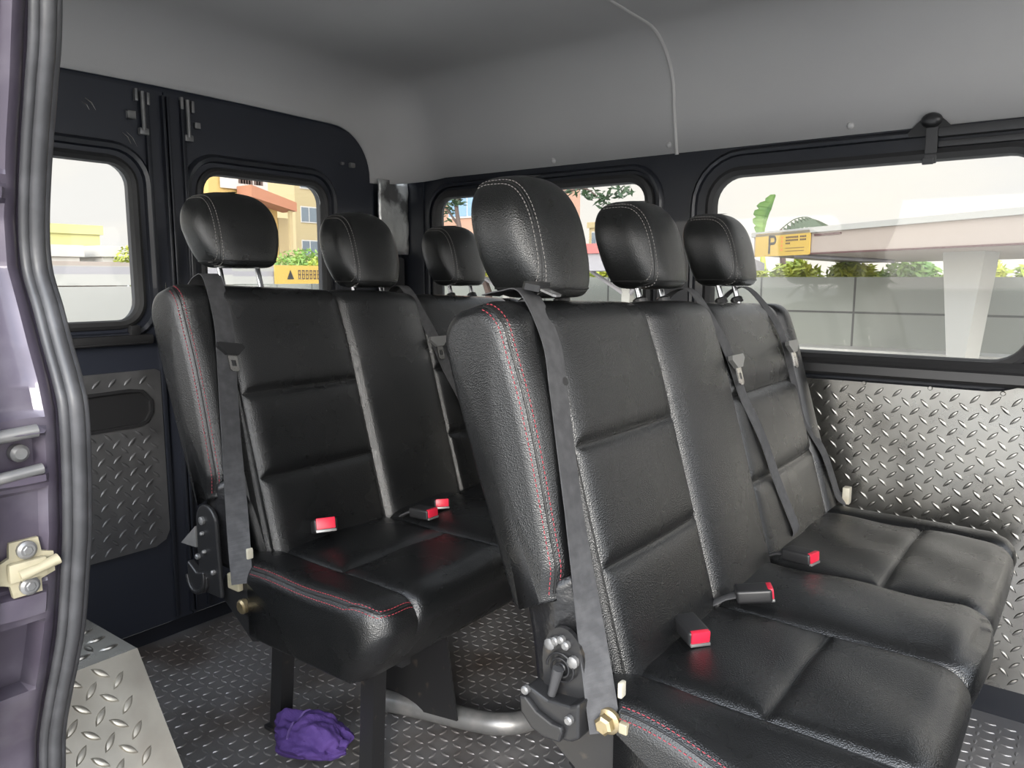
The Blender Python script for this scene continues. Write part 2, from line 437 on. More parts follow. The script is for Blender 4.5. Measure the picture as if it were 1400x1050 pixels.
# checker plate panel of the rear door with its dark pocket
poly_out = [(.40, .745), (.40, .275), (.99, .272), (1.018, .285), (1.030, .31), (1.030, .738), (1.018, .745)]
pocket = [(.70, .60), (.965, .605), (.985, .612), (1.0, .635), (1.0, .665), (.978, .692), (.945, .697), (.70, .692)]
def inside(P, u, v):
    c = False
    for (a, b), (c2, d2) in zip(P, P[1:] + P[:1]):
        if (b > v) != (d2 > v) and u < (c2 - a) * (v - b) / (d2 - b) + a: c = not c
    return c
def okr(u, v):
    for du, dv in ((0, 0), (.011, .011), (-.011, .011), (.011, -.011), (-.011, -.011)):
        if not inside(poly_out, u + du, v + dv) or inside(pocket, u + du, v + dv): return False
    return True
root = empty('door_plate_panel', (REARX, .8, .27), 'grey checker plate panel with a black hand pocket on the rear door', 'panel')
off = V(root.location)
mb = sheet(poly_out, [pocket], .001, .007, FX(REARX))
lozenges(mb, .425, .2798, 1.04, .765, FX(REARX + .007), .039, .028, .008, .003, True, ok=okr)
mb.build('plate', 'alu_grey', root, smooth=True, off=off, normals=False)
mb = MB().prism(pocket, .0008, .002, FX(REARX)); ring(mb, pocket[::-1], [(-.004, .002), (-.004, .011), (.004, .011), (.004, .002)], FX(REARX))
mb.build('hand_pocket', 'black_plastic', root, off=off)

# foil wrapped plate in the rear corner pillar
mb = MB(); vs = []; fs = []; nu, nv = 10, 14
for j in range(nv + 1):
    for k in range(nu + 1):
        u = 1.805 + .135 * k / nu; v = 1.06 + .245 * j / nv
        if j < 5 and k < 4: u += .012
        vs.append(V((REARX + .012 + random.uniform(0, .006), u, v)))
for j in range(nv):
    for k in range(nu): fs.append((j * (nu + 1) + k, j * (nu + 1) + k + 1, (j + 1) * (nu + 1) + k + 1, (j + 1) * (nu + 1) + k))
mb.add(vs, fs); o = mb.build('foil_patch', 'foil', smooth=True); so = o.modifiers.new('thick', 'SOLIDIFY'); so.thickness = .006; so.offset = -1
tag(o, 'crumpled silver foil patch in the rear corner of the van', 'patch')
mb = MB().box((REARX - .019, 1.83, .90), (REARX + .012, 1.93, 1.05), .01); o = mb.build('trim_3', 'grey_plastic', smooth=True); tag(o, kind='structure', label='grey corner cover below the foil patch', cat='trim')
mb = MB().box((REARX - .02, 1.955 - .012, .1), (REARX + .09, 1.955, 1.31), .004); o = mb.build('trim_4', 'black_paint', smooth=True); tag(o, kind='structure', label='black rear corner post', cat='trim')

o = MB().box((XF - .03, NEARY, 0), (XF, FARY, .92), .004).build('cab_light_block', 'grey_plastic'); tag(o, kind='structure', label='unseen low dark panel added behind the cab to block light', cat='wall')  # unseen panel added to block low light, in place of the cab seats
# near wall behind the sliding door pillar (with a window)
mb = sheet([(REARX - .03, -.3), (-.84, -.3), (-.84, 1.33), (REARX - .03, 1.33)], [rrect(-1.86, .70, -.95, 1.265, .07)], -.03, 0, FY(NEARY))
o = mb.build('wall_near', 'black_paint'); tag(o, kind='structure', label='black near side wall behind the door pillar', cat='wall')

# sliding door pillar -------------------------------------------------
PL = [(0, 62), (120, 56), (200, 50), (300, 46), (366, 50), (420, 65), (470, 78), (520, 92), (560, 100), (640, 104), (720, 105), (760, 103), (850, 97), (900, 89), (950, 79), (1000, 71), (1050, 70)]
JY = .315
strip_path = []
for py, px in PL: strip_path.append(ony(px + 7, py, JY))
d0 = strip_path[0]; strip_path.insert(0, V((d0.x + .03, JY, 1.42)))
d1 = strip_path[-1]; strip_path += [V((d1.x - .02, JY, .35)), V((d1.x - .03, JY, .2)), V((d1.x - .03, JY, 0))]
zx = sorted([(p.z, p.x) for p in strip_path])
px_of = lambda z: interp(zx, z)
def pillar_sec(z):
    x = px_of(z)
    # from the inner side, round the jamb, to the outer skin
    s = [(x - .07, .312), (x - .03, .313), (x - .018, .311), (x - .016, .300), (x - .006, .293), (x - .004, .287)]
    dep = 0.
    for z0, z1, dd in ((.57, .655, .022), (.668, .69, -.012), (.70, .79, .006), (.80, .806, -.010), (.842, .848, -.012), (.806, .842, .012), (.86, 1.05, .005), (1.052, 1.062, -.008), (1.075, 1.30, .006)):
        if z0 <= z <= z1: dep = dd
    s += [(x - .004 - dep, .281), (x - .004 - dep, .262), (x - .004 - dep * .7, .244), (x + .012, .238), (x + .016, .228), (x + .006, .216), (x - .01, .195), (x - .07, .16), (x - .16, .15)]
    return s
zs = []
z = 0.
while z < 1.43:
    zs.append(z); z += .02 if z < .5 else .004
vs = []; fs = []; k = len(pillar_sec(.5))
for z in zs: vs += [V((a, b, z)) for a, b in pillar_sec(z)]
for i in range(len(zs) - 1):
    for j in range(k - 1): fs.append((i * k + j, i * k + j + 1, (i + 1) * k + j + 1, (i + 1) * k + j))
o = MB().add(vs, fs).build('door_pillar', 'purple_paint', smooth=True); tag(o, kind='structure', label='scuffed purple painted door pillar at the edge of the door opening', cat='pillar')
pm = o.modifiers.new('thick', 'SOLIDIFY'); pm.thickness = .004; pm.offset = 0
# weatherstrip: a fat three-lobed bulb along the opening
root = empty('weatherstrip', (strip_path[-1].x, JY, 0), 'long grey rubber weatherstrip curving along the purple door pillar', 'weatherstrip')
off = V(root.location)
sp = catmull(strip_path, 8)
def shifted(dx, dy): return [p + V((dx, dy, 0)) for p in sp]
MB().tube(shifted(.002, -.003), .0072, 14, up=(0, 1, 0)).build('bulb', 'strip_rubber', root, smooth=True, off=off)
MB().tube(shifted(.0, -.0125), .0048, 12, up=(0, 1, 0)).build('outer_lip', 'strip_rubber', root, smooth=True, off=off)
MB().tube(shifted(-.001, .0055), .0044, 12, up=(0, 1, 0)).build('inner_lip', 'strip_rubber', root, smooth=True, off=off)

# striker on the pillar
c = onx(42, 788, -.735); zc = c.z; xc = px_of(zc) - .002; yc = .266
root = empty('door_striker', (xc, yc, zc - .03), 'cream zinc striker plate with two bolts on the purple pillar', 'striker')
off = V(root.location)
plate = [(-.012, .026), (.012, .026), (.014, .012), (.024, .009), (.024, -.010), (.012, -.014), (.012, -.026), (-.012, -.026), (-.014, -.014), (-.024, -.010), (-.024, .007), (-.013, .012)]
MB().prism([(yc + a, zc + b) for a, b in plate], 0, .005, FX(xc)).build('plate', 'cream', root, off=off)
for s in (-1, 1):
    mb = MB().tube([V((xc + .004, yc + .001, zc + s * .017)), V((xc + .009, yc + .001, zc + s * .017)), V((xc + .011, yc + .001, zc + s * .017))], [.0085, .0085, .006], 14)
    mb.tube([V((xc + .011, yc + .001, zc + s * .017)), V((xc + .0118, yc + .001, zc + s * .017))], [.0045, .0035], 6).build('bolt', 'tube', root, smooth=True, off=off)
mb = MB().tube([V((xc + .012, yc - .008, zc - .004)), V((xc + .013, yc + .008, zc - .001)), V((xc + .012, yc + .025, zc + .003))], [.006, .0045, .0055], 12, flat=.8)
mb.box((xc + .003, yc - .016, zc - .010), (xc + .012, yc + .016, zc + .008), .003).build('catch_arm', 'cream', root, smooth=True, off=off)
# short door track with a screw
c = onx(30, 625, -.735)
root = empty('door_track', (px_of(c.z), .255, c.z - .02), 'short grey channel with a screw on the purple pillar', 'channel')
off = V(root.location); xx = px_of(c.z)
mb = MB().tube([V((xx + .004, .222, c.z + .017)), V((xx + .004, .278, c.z + .020))], .006, 10).tube([V((xx + .004, .222, c.z - .020)), V((xx + .004, .280, c.z - .015))], .005, 10)
mb.build('rail', 'tube', root, smooth=True, off=off)
mb = MB().tube([V((xx - .012, .266, c.z)), V((xx - .004, .266, c.z)), V((xx - .001, .266, c.z))], [.008, .008, .005], 14); mb.build('screw', 'tube', root, smooth=True, off=off)

# wheel box ------------------------------------------------------------
root = empty('wheel_box', (-1.05, .4, 0), 'scuffed aluminium checker plate wheel box behind the purple pillar', 'wheel box'); off = V(root.location)
mb = MB().box((REARX + .02, NEARY + .004, .448), (-1.055, .50, .455))
mb.box((REARX + .02, .492, 0), (-1.06, .50, .45))
lozenges(mb, -1.9, .25, -1.06, .495, lambda u, v, w: V((u, v, .455 + w)), .039, .028, .009, .003, False)
mb.build('top_plate', 'alu', root, smooth=True, off=off, normals=False)
dv = V((.345, 0, -.455)); ln = dv.length; dn = dv.normalized(); nn = V((.455, 0, .345)).normalized()
fn = lambda u, v, w: V((-1.055, 0, .456)) + dn * v + V((0, u, 0)) + nn * w
mb = MB().prism([(.322, 0), (.50, 0), (.50, ln), (.322, ln)], -.006, .0, fn)
lozenges(mb, .325, .004, .499, ln, fn, .036, .028, .0095, .0034, True)
mb.build('sloping_plate', 'alu_warm', root, smooth=True, off=off, normals=False)

# =================================================================== BENCHES
TX, TZ = -.273, .962          # up the backrest
NX, NZ = .962, .273           # out of its front
BX, BZ = -.460, .43           # foot of the front face
BY0, BY1 = .78, 1.875
SEAM_Y = [.78, .868, 1.165, 1.42, 1.80, 1.875]

def cell_puff(p, q, ps, qs, amp, sig):
    """distance-to-seam pillow for rectangular cells"""
    d = 9.
    for a in ps: d = min(d, abs(p - a))
    for a in qs: d = min(d, abs(q - a))
    return amp * (1 - math.exp(-d / sig))

TOPN = .552; DIP = 0.
def back_point(y, v):
    """v in [0,1): front from the foot to the top, over, and down the back"""
    e = min(y - BY0, BY1 - y); r = .034
    ins = 0. if e >= r else r - math.sqrt(max(0, r * r - (r - e) ** 2))
    s0 = .155 * (1 - smooth01((y - .845) / .03)) - .03
    s0 = .148 if y < .845 else s0
    if y > 1.81: s0 = -.03
    top = lerp(TOPN, .517, (y - BY0) / (BY1 - BY0)) - ins * .55; th = .128
    rt = .042
    nf = -ins * .85; nb = -th + ins * .6
    Lf = top - rt - s0; La = PI / 2 * rt; Lm = (nf - rt) - (nb + rt); tot = Lf + La * 2 + max(Lm, .002) + Lf + .0
    d = v * tot
    if d < Lf: s, n, ph = s0 + d, nf, 0
    elif d < Lf + La: a = (d - Lf) / rt; s, n, ph = top - rt + rt * math.sin(a), nf - rt + rt * math.cos(a), 1
    elif d < Lf + La + Lm: s, n, ph = top, nf - rt - (d - Lf - La), 1
    elif d < Lf + 2 * La + Lm: a = PI / 2 + (d - Lf - La - Lm) / rt; s, n, ph = top - rt + rt * math.sin(a), nb + rt + rt * math.cos(a), 2
    else: s, n, ph = top - rt - (d - Lf - 2 * La - Lm), nb, 2
    if n < -.05: n += .026 * (1 - smooth01(s / .50)) * smooth01((-.05 - n) / .02)
    if n > -.06:
        w = smooth01((n + .06) / .05)
        i = max(k for k in range(5) if y >= SEAM_Y[k] - 1e-6) if y < BY1 else 4
        cross = [.165, .335] if i in (1, 3) else []
        ys = [SEAM_Y[k] for k in (1, 2, 3, 4)]
        n += w * cell_puff(y, s if ph == 0 else 9, ys, cross, .011, .009)
        n -= w * .004
        mid = (SEAM_Y[i] + SEAM_Y[i + 1]) / 2; half = (SEAM_Y[i + 1] - SEAM_Y[i]) / 2
        dome = 1 - min(1, abs((y - mid) / half)) ** 2.4
        n += w * dome * (.005, .006, .018, .008, .008)[i]
        if i == 0: n -= w * (.010 + .012 * (1 - smooth01((s - .1) / .3)))
        n -= w * .006 * smooth01((s - .40) / .13)
    # bottom of the bolster turns under
    if y < .845: n -= .012 * (1 - smooth01((s - s0) / .05)) if ph == 0 else 0
    return V((BX + TX * s + NX * n, y, BZ + TZ * s + NZ * n))

def cush_point(y, v):
    e = min(y - .787, 1.875 - y); r = .034
    ins = 0. if e >= r else r - math.sqrt(max(0, r * r - (r - e) ** 2))
    ins2 = 0. if e >= .055 else .055 - math.sqrt(max(0, .055 ** 2 - (.055 - e) ** 2))
    xb, xf = -.545 + .105 * (1 - smooth01((y - .80) / .05)), -.095 - ins2; zt = .446 - ins; zb = .30 + ins * .5; rt = .045
    Lt = xf - rt - xb; La = PI / 2 * rt; Lf = zt - rt - (zb + .02); Lb = Lt
    tot = Lt + La + Lf + .03 + Lb; d = v * tot
    if v > 1: d = Lt + La * (v - 1); v = 0
    if d < Lt: x, z = xb + d, zt
    elif d < Lt + La: a = (d - Lt) / rt; x, z = xf - rt + rt * math.sin(a), zt - rt + rt * math.cos(a)
    elif d < Lt + La + Lf: q = d - Lt - La; x, z = xf - .045 * (q / Lf) ** 1.5, zt - rt - q
    elif d < Lt + La + Lf + .03: q = (d - Lt - La - Lf) / .03; x, z = xf - .045 - .02 * q, zb + .02 * (1 - q)
    else: x, z = xf - .065 - (d - Lt - La - Lf - .03) * (xf - .065 - xb) / Lb, zb
    if z > zt - .09:
        w = smooth01((z - zt + .09) / .05)
        SY = [.787, .888, 1.168, 1.402, 1.80, 1.875]
        i = max(k for k in range(5) if y >= SY[k] - 1e-6) if y < 1.875 else 4
        cross = {1: [-.285], 3: [-.262]}.get(i, [])
        p = cell_puff(y, x if z > zt - .004 else 9, SY[1:5], cross, .011, .010)
        mid = (SY[i] + SY[i + 1]) / 2; half = (SY[i + 1] - SY[i]) / 2
        dome = 1 - min(1, abs((y - mid) / half)) ** 2.4
        p += dome * (.003, .004, .016, .006, .003)[i] - .006
        z += w * p * (.35 if z < zt - .03 else 1)
        if z < zt: x += w * p * .5
        z -= .012 * smooth01((-.44 - x) / .1)
    if DIP: z -= DIP * smooth01((x + .44) / .28) * smooth01((.90 - y) / .10)
    # soft sag and hand-made unevenness
    z += .0025 * math.sin(x * 31 + y * 17) * math.sin(y * 23 + 1.3) if z > .4 else 0
    return V((x, y, z))

def loft(fn, y0, y1, ny, nv, extra=()):
    ys = sorted(set([y0 + (y1 - y0) * i / ny for i in range(ny + 1)] + list(extra)))
    vs = []; fs = []; n = nv + 1
    for y in ys: vs += [fn(y, j / nv) for j in range(n)]
    for i in range(len(ys) - 1):
        for j in range(nv): fs.append((i * n + j, (i + 1) * n + j, (i + 1) * n + j + 1, i * n + j + 1))
        fs.append((i * n + nv, (i + 1) * n + nv, (i + 1) * n, i * n))
    for base, flip in ((0, False), ((len(ys) - 1) * n, True)):
        c = sum((vs[base + j] for j in range(n)), V()) / n
        c.y += (.006 if flip else -.006); ci = len(vs); vs.append(c)
        # an inner ring keeps the end cap softly rounded
        ri = len(vs)
        for j in range(n): q = vs[base + j].lerp(c, .45); q.y = c.y + (-.0012 if flip else .0012); vs.append(q)
        for j in range(n):
            k = (j + 1) % n
            f1 = (base + j, base + k, ri + k, ri + j); f2 = (ri + j, ri + k, ci)
            fs += [f1, f2] if not flip else [f1[::-1], f2[::-1]]
    return MB().add(vs, fs)
def dense(seams, lo, hi):
    out = []
    for s in seams:
        for d in (-.012, -.008, -.005, -.0025, -.001, 0, .001, .0025, .005, .008, .012):
            if lo < s + d < hi: out.append(s + d)
    for d in (.0004, .0015, .004, .008, .013, .019, .026, .034): out += [lo + d, hi - d]
    return out

HEADF = ((.937, .951, .177, .090), (1.278, .960, .158, .091), (1.645, .962, .157, .088))
HEADR = ((.952, 1.000, .157, .097), (1.300, .957, .182, .097), (1.645, .958, .167, .091))
def headrest_mesh(cy, z0, hh, hy):
    """soft rounded block, flat below, domed above"""
    hx, z1 = .056, z0 + hh; cx = -.655; nth, nph = 64, 36; vs = []; fs = []
    sp_ = lambda c, e: math.copysign(abs(c) ** e, c)
    for j in range(1, nph):
        ph = -PI / 2 + PI * j / nph; sz = math.sin(ph); cz = math.cos(ph)
        up = ph > 0
        zz = sp_(sz, .80 if up else .45); rr = sp_(cz, .70 if up else .30)
        zc_ = z0 + (z1 - z0) * .50; z = zc_ + zz * (z1 - zc_ if up else zc_ - z0)
        tp = .80 + .20 * smooth01((z - z0) / .085)
        for k in range(nth):
            th = 2 * PI * k / nth
            x = hx * sp_(math.cos(th), .62) * rr; y = hy * sp_(math.sin(th), .50) * rr * tp
            x += -.26 * (z - .945) + (.008 if x > 0 else 0) * (1 - (y / hy) ** 2)
            vs.append(V((cx + x, cy + y, z)))
    b = len(vs); vs += [V((cx, cy, z0)), V((cx - .005, cy, z1))]
    for j in range(nph - 2):
        for k in range(nth): fs.append((j * nth + k, j * nth + (k + 1) % nth, (j + 1) * nth + (k + 1) % nth, (j + 1) * nth + k))
    for k in range(nth): fs += [(b, (k + 1) % nth, k), (b + 1, (nph - 2) * nth + k, (nph - 2) * nth + (k + 1) % nth)]
    return MB().add(vs, fs)

def bvh_of(mb): return BVHTree.FromPolygons([tuple(p) for p in mb.v], mb.f)

def slice_path(bvh, cx, cz, y, a0, a1, n=60, lift=.0006):
    out = []
    for k in range(n + 1):
        a = lerp(a0, a1, k / n); d = V((math.cos(a), 0, math.sin(a)))
        hit = bvh.ray_cast(V((cx, y, cz)) + d * .5, -d)
        if hit[0] is not None: out.append(hit[0] + hit[1].normalized() * lift if hit[1].dot(d) > 0 else hit[0] - hit[1].normalized() * lift)
    return out

def back_mesh(): return loft(back_point, BY0, BY1, 110, 230, dense(SEAM_Y[1:5] + [.845], BY0, BY1))
def cush_mesh(): return loft(cush_point, .787, 1.875, 110, 190, dense([.888, 1.168, 1.402, 1.80], .787, 1.875))


def make_bench(x0, name, label, group, rear):
    global TOPN, DIP, BACK
    TOPN, DIP = (.572, .0) if rear else (.552, .05)
    BACK = back_mesh(); CUSH = cush_mesh(); HD = HEADR if rear else HEADF; HEADS = [headrest_mesh(*q) for q in HD]
    base = V((-.33, 1.32, 0))
    root = empty(name, (x0 + base.x, base.y, 0), label, 'bench seat', group)
    ck = CUSH.build('seat_cushion', 'leather', root, smooth=False, off=base); bk = BACK.build('backrest', 'leather', root, smooth=False, off=base)
    for o in (ck, bk): o.data.polygons.foreach_set('use_smooth', [True] * len(o.data.polygons))
    bb = bvh_of(BACK); cb = bvh_of(CUSH); mb = MB(); dn_ = V((NX, 0, NZ))
    def on_back(y, s):
        h = bb.ray_cast(V((BX + TX * s, y, BZ + TZ * s)) + dn_ * .25, -dn_); return h[0] + dn_ * .0002 if h[0] is not None else None
    for y in SEAM_Y[2:5] + [SEAM_Y[1]]:
        q = [on_back(y, lerp(.01, .50, k / 40)) for k in range(41)]; MB().tube([p for p in q if p is not None], .0011, 5).build('seam', 'piping', bk, smooth=True, off=base)
    for i in (1, 3):
        for s_ in (.165, .335):
            q = [on_back(lerp(SEAM_Y[i] + .002, SEAM_Y[i + 1] - .002, k / 30), s_) for k in range(31)]; MB().tube([p for p in q if p is not None], .0010, 5).build('seam', 'piping', bk, smooth=True, off=base)
    mb = MB()
    def on_cush(x, y):
        h = cb.ray_cast(V((x, y, .7)), V((0, 0, -1))); return h[0] + V((0, 0, .0002)) if h[0] is not None else None
    for y in (.888, 1.168, 1.402, 1.80):
        q = [on_cush(lerp(-.50, -.118, k / 40), y) for k in range(41)]; MB().tube([p for p in q if p is not None], .0012, 5).build('seam', 'piping', ck, smooth=True, off=base)
    for y0_, y1_, x_ in ((.89, 1.166, -.285), (1.404, 1.798, -.262)):
        q = [on_cush(x_, lerp(y0_, y1_, k / 30)) for k in range(31)]; MB().tube([p for p in q if p is not None], .0010, 5).build('seam', 'piping', ck, smooth=True, off=base)
    # stitching on the near bolster: two red rows with a welt between them
    for dy, kind in ((.0055, 's'), (.0100, 'w'), (.0150, 's')):
        path = []
        for k in range(90):
            v = lerp(.012, .47, k / 89); p = back_point(BY0 + dy, v); p2 = back_point(BY0 + dy + .0008, v); p3 = back_point(BY0 + dy, v + .002)
            nrm = (p3 - p).cross(p2 - p); nrm = nrm.normalized() if nrm.length > 0 else V((1, 0, 0))
            if nrm.x < 0: nrm = -nrm
            path.append(p + nrm * .0006)
        if kind == 's': dashes(path, .00075, .0042, .0026).build('stitching', 'stitch_red', bk, off=base)['label'] = 'red stitching'
        else: MB().tube(path, .0015, 6).build('piping', 'piping', bk, smooth=True, off=base)
    for dy, kind in ((.0045, 's'), (.0090, 'w'), (.0135, 's')):
        qv = .53 - (dy - .009) * 15; lift = V((.0004, -.0004, .0006)); path = []; y0_ = .787 + dy
        for k in range(160):
            p = cush_point(y0_, lerp(.0, .5, k / 159))
            if -.436 < p.x < -.176 and p.z > .38: path.append(p + lift)
        for k in range(61):
            t = k / 60; path.append(cush_point(lerp(y0_, .885, t ** 1.6), 1.001 + qv * smooth01(t * 2.6)) + V((.0005, -.0002, .0006)))
        path = catmull(path[::2] + [path[-1]], 3)
        if kind == 's': dashes(path, .00075, .0042, .0026).build('stitching', 'stitch_red', ck, off=base)['label'] = 'red stitching'
        else: MB().tube(path, .0015, 6).build('piping', 'piping', ck, smooth=True, off=base)
    for (c, hz, hh, hyy), hm in zip(HD, HEADS):
        h = hm.build('headrest', 'leather_head', root, smooth=False, off=base); h.data.polygons.foreach_set('use_smooth', [True] * len(h.data.polygons))
        bv = bvh_of(hm)
        for yo in (-.066 * hyy / .09, -.066 * hyy / .09 + .009):
            pth = slice_path(bv, -.680, 1.04, c + yo, -1.05, 2.2)
            dashes(pth, .0008, .004, .0022).build('stitching', 'stitch_grey', h, off=base)['label'] = 'grey stitching'
        pth = slice_path(bv, -.680, 1.04, c - .066 * hyy / .09 + .0045, -1.05, 2.2, lift=.0002); MB().tube(pth, .0011, 6).build('piping', 'piping', h, smooth=True, off=base)
        zl = hz + .014; lo_ = []
        for k in range(40):
            a = 2 * PI * k / 40; d = V((math.cos(a), math.sin(a), 0)); hit = bv.ray_cast(V((-.668, c, zl)) + d * .5, -d)
            if hit[0] is not None: lo_.append(hit[0] + d * .0004)
        MB().tube(lo_ + lo_[:1], .0018, 6, cap=False).build('piping', 'piping', h, smooth=True, off=base)
        for s in (-1, 1):
            MB().cyl((-.646, c + s * .045, .92), (-.664 - .26 * max(0, hz - .95), c + s * .045, hz + .03), .0058, 14).build('post', 'chrome', h, smooth=True, off=base)
            MB().tube([V((-.649, c + s * .045, .925)), V((-.653, c + s * .045, .950 - .02 * (c - .9))), V((-.654, c + s * .045, .953 - .02 * (c - .9)))], [.014, .013, .009], 14).build('post_guide', 'black_plastic', root, smooth=True, off=base)
    # vinyl flap below the bolster
    fn = FY(0.)
    mb = MB(); vs = []; fs = []; nu, nv = 14, 14
    for j in range(nv + 1):
        t = j / nv
        for k in range(nu + 1):
            q = k / nu; z = lerp(.600 - .040 * (1 - q), .430 - .02 * q, t)
            x = lerp(lerp(-.588, -.512, q), lerp(-.562, -.462, q), t)
            vs.append(V((x, .800 + .005 * math.sin(q * PI * 2.2 + t * 4) * (1 - t * .4) - .006 * math.sin(q * PI) * (1 - t), z)))
    for j in range(nv):
        for k in range(nu): fs.append((j * (nu + 1) + k, j * (nu + 1) + k + 1, (j + 1) * (nu + 1) + k + 1, (j + 1) * (nu + 1) + k))
    o = mb.add(vs, fs).build('side_flap', 'flap', root, smooth=True, off=base); sd = o.modifiers.new('thick', 'SOLIDIFY'); sd.thickness = .004
    # recliner
    if not rear:
        cx, cz, kq = -.512, .487, .80
        out = [(cx + kq * .040 * math.cos(a), cz + kq * .062 * math.sin(a)) for a in [PI * k / 14 for k in range(15)]] + [(cx - kq * .036, cz - kq * .06), (cx + kq * .046, cz - kq * .06)]
        pl = MB().prism(out, .780, .787, fn).build('recliner_plate', 'dark_steel', root, off=base)
        mb = MB()
        for (a, b, r) in ((-.012, .038, .006), (-.001, .043, .0055), (.008, .036, .006), (.022, .012, .008), (-.022, .03, .008)):
            MB().tube([V((cx + kq * a, .781, cz + kq * b)), V((cx + kq * a, .774, cz + kq * b)), V((cx + kq * a, .772, cz + kq * b))], [r, r, r * .6], 10).build('rivet', 'tube', pl, smooth=True, off=base)
        sprl = [V((cx + kq * .002 + (.005 + .0011 * t) * math.cos(t), .774, cz - kq * .004 + (.005 + .0011 * t) * math.sin(t))) for t in [k * .35 for k in range(46)]]
        MB().tube(sprl, .0016, 6).build('spring', 'dark_steel', pl, smooth=True, off=base)
        MB().tube([V((cx + kq * .0, .770, cz - kq * .002)), V((cx - kq * .012, .769, cz - kq * .05))], [.008, .0055], 10).build('lever', 'grey_plastic', pl, smooth=True, off=base)
        cov = [(cx - kq * .062, cz - kq * .052), (cx - kq * .05, cz - kq * .040), (cx - kq * .01, cz - kq * .052), (cx + kq * .032, cz - kq * .048), (cx + kq * .050, cz - kq * .038), (cx + kq * .050, cz - kq * .098), (cx + kq * .036, cz - kq * .108), (cx - kq * .012, cz - kq * .116), (cx - kq * .036, cz - kq * .108), (cx - kq * .058, cz - kq * .085)]
        mb = MB().prism(cov, .757, .786, fn)
        g = mb.build('recliner_cover', 'black_plastic', root, off=base); bv_ = g.modifiers.new('b', 'BEVEL'); bv_.width = .004; bv_.segments = 3
        lid = [(cx - kq * .060, cz - kq * .056), (cx - kq * .046, cz - kq * .055), (cx - kq * .025, cz - kq * .072), (cx + kq * .005, cz - kq * .082), (cx + kq * .022, cz - kq * .082), (cx + kq * .026, cz - kq * .090), (cx + kq * .020, cz - kq * .110), (cx - kq * .012, cz - kq * .112), (cx - kq * .036, cz - kq * .104), (cx - kq * .056, cz - kq * .083)]
        o = MB().prism(lid, .749, .758, fn).build('cover_lid', 'black_plastic', g, off=base); b3 = o.modifiers.new('b', 'BEVEL'); b3.width = .003; b3.segments = 2
        mb = MB()
        for a, b in ((-.050, -.046), (.034, -.068)): MB().tube([V((cx + kq * a, .757, cz + kq * b)), V((cx + kq * a, .751, cz + kq * b)), V((cx + kq * a, .749, cz + kq * b))], [.006, .006, .004], 10).build('screw', 'tube', g, smooth=True, off=base)
    else:
        cx, cz = -.553, .455
        out = [(cx + .034 * math.cos(a), cz + .060 + .034 * math.sin(a)) for a in [PI * k / 14 for k in range(15)]] + [(cx - .036, cz - .085), (cx + .040, cz - .085)]
        pl = MB().prism(out, .777, .787, fn).build('recliner_plate', 'black_plastic', root, off=base); b3 = pl.modifiers.new('b', 'BEVEL'); b3.width = .004; b3.segments = 3
        mb = MB()
        for a, b, r in ((-.008, .062, .008), (-.010, .036, .004), (-.006, .0, .004), (.022, -.035, .005), (-.03, -.015, .006)):
            MB().tube([V((cx + a, .778, cz + b)), V((cx + a, .772, cz + b)), V((cx + a, .770, cz + b))], [r, r, r * .6], 10).build('rivet', 'tube', pl, smooth=True, off=base)
        arc = [V((cx - .030 + .030 * math.cos(a), .772, cz - .055 + .034 * math.sin(a))) for a in [PI + .15 + (PI + .1) * k / 16 for k in range(17)]]
        cup = [(cx - .062, cz - .028), (cx - .050, cz - .034), (cx - .030, cz - .046), (cx - .008, cz - .040), (cx + .002, cz - .050), (cx + .0, cz - .072), (cx - .014, cz - .086), (cx - .034, cz - .090), (cx - .052, cz - .080), (cx - .062, cz - .058)]
        g = MB().prism(cup, .769, .784, fn).build('recliner_cup', 'black_plastic', root, off=base); b4 = g.modifiers.new('b', 'BEVEL'); b4.width = .004; b4.segments = 3
        MB().tube([p + V((-.002, -.004, .004)) for p in arc], [.003 + .002 * math.sin(k / 16 * PI) for k in range(17)], 10).build('recliner_rim', 'black_plastic', root, smooth=True, off=base)
        MB().prism([(cx - .092, cz + .0), (cx - .036, cz + .045), (cx - .036, cz + .002)], .776, .784, fn).build('release_tab', 'tube', root, off=base)
    # anchor for the near belt: bracket, bolt
    MB().prism([(-.52, .412), (-.428, .430), (-.422, .305), (-.44, .300), (-.545, .372)], .793, .799, fn).build('anchor_bracket', 'dark_steel', root, off=base)
    if not rear:
        mb = MB().tube([V((-.448, .792, .428)), V((-.448, .786, .428)), V((-.448, .783, .428))], [.0165, .0165, .012], 18).tube([V((-.448, .784, .428)), V((-.448, .774, .428)), V((-.448, .771, .428))], [.0125, .0125, .009], 6)
        mb.build('anchor_bolt', 'brass', root, smooth=True, off=base)['label'] = 'yellow zinc hex bolt'
        MB().box((-.432, .784, .420), (-.420, .796, .434), .002).build('washer_tab', 'cream', root, off=base)
    else:
        MB().box((-.497, .782, .395), (-.462, .794, .425), .003).build('anchor_plate', 'cream', root, off=base)
        mb = MB().tube([V((-.455, .792, .368)), V((-.455, .782, .368)), V((-.455, .779, .368))], [.014, .014, .010], 10); mb.build('anchor_bolt', 'brass', root, smooth=True, off=base)
    MB().box((-.434, .784, .466), (-.428, .796, .486), .002).build('cushion_clip', 'white_plastic', root, smooth=True, off=base)
    # steel frame under the cushion with its legs
    mb = MB()
    for x in (-.50, -.22): mb.box((x - .015, .83, .275), (x + .015, 1.85, .305), .003)
    for y in (.94, 1.32, 1.80): mb.box((-.52, y - .012, .272), (-.18, y + .012, .30), .003)
    mb.build('frame', 'dark_steel', root, smooth=True, off=base)
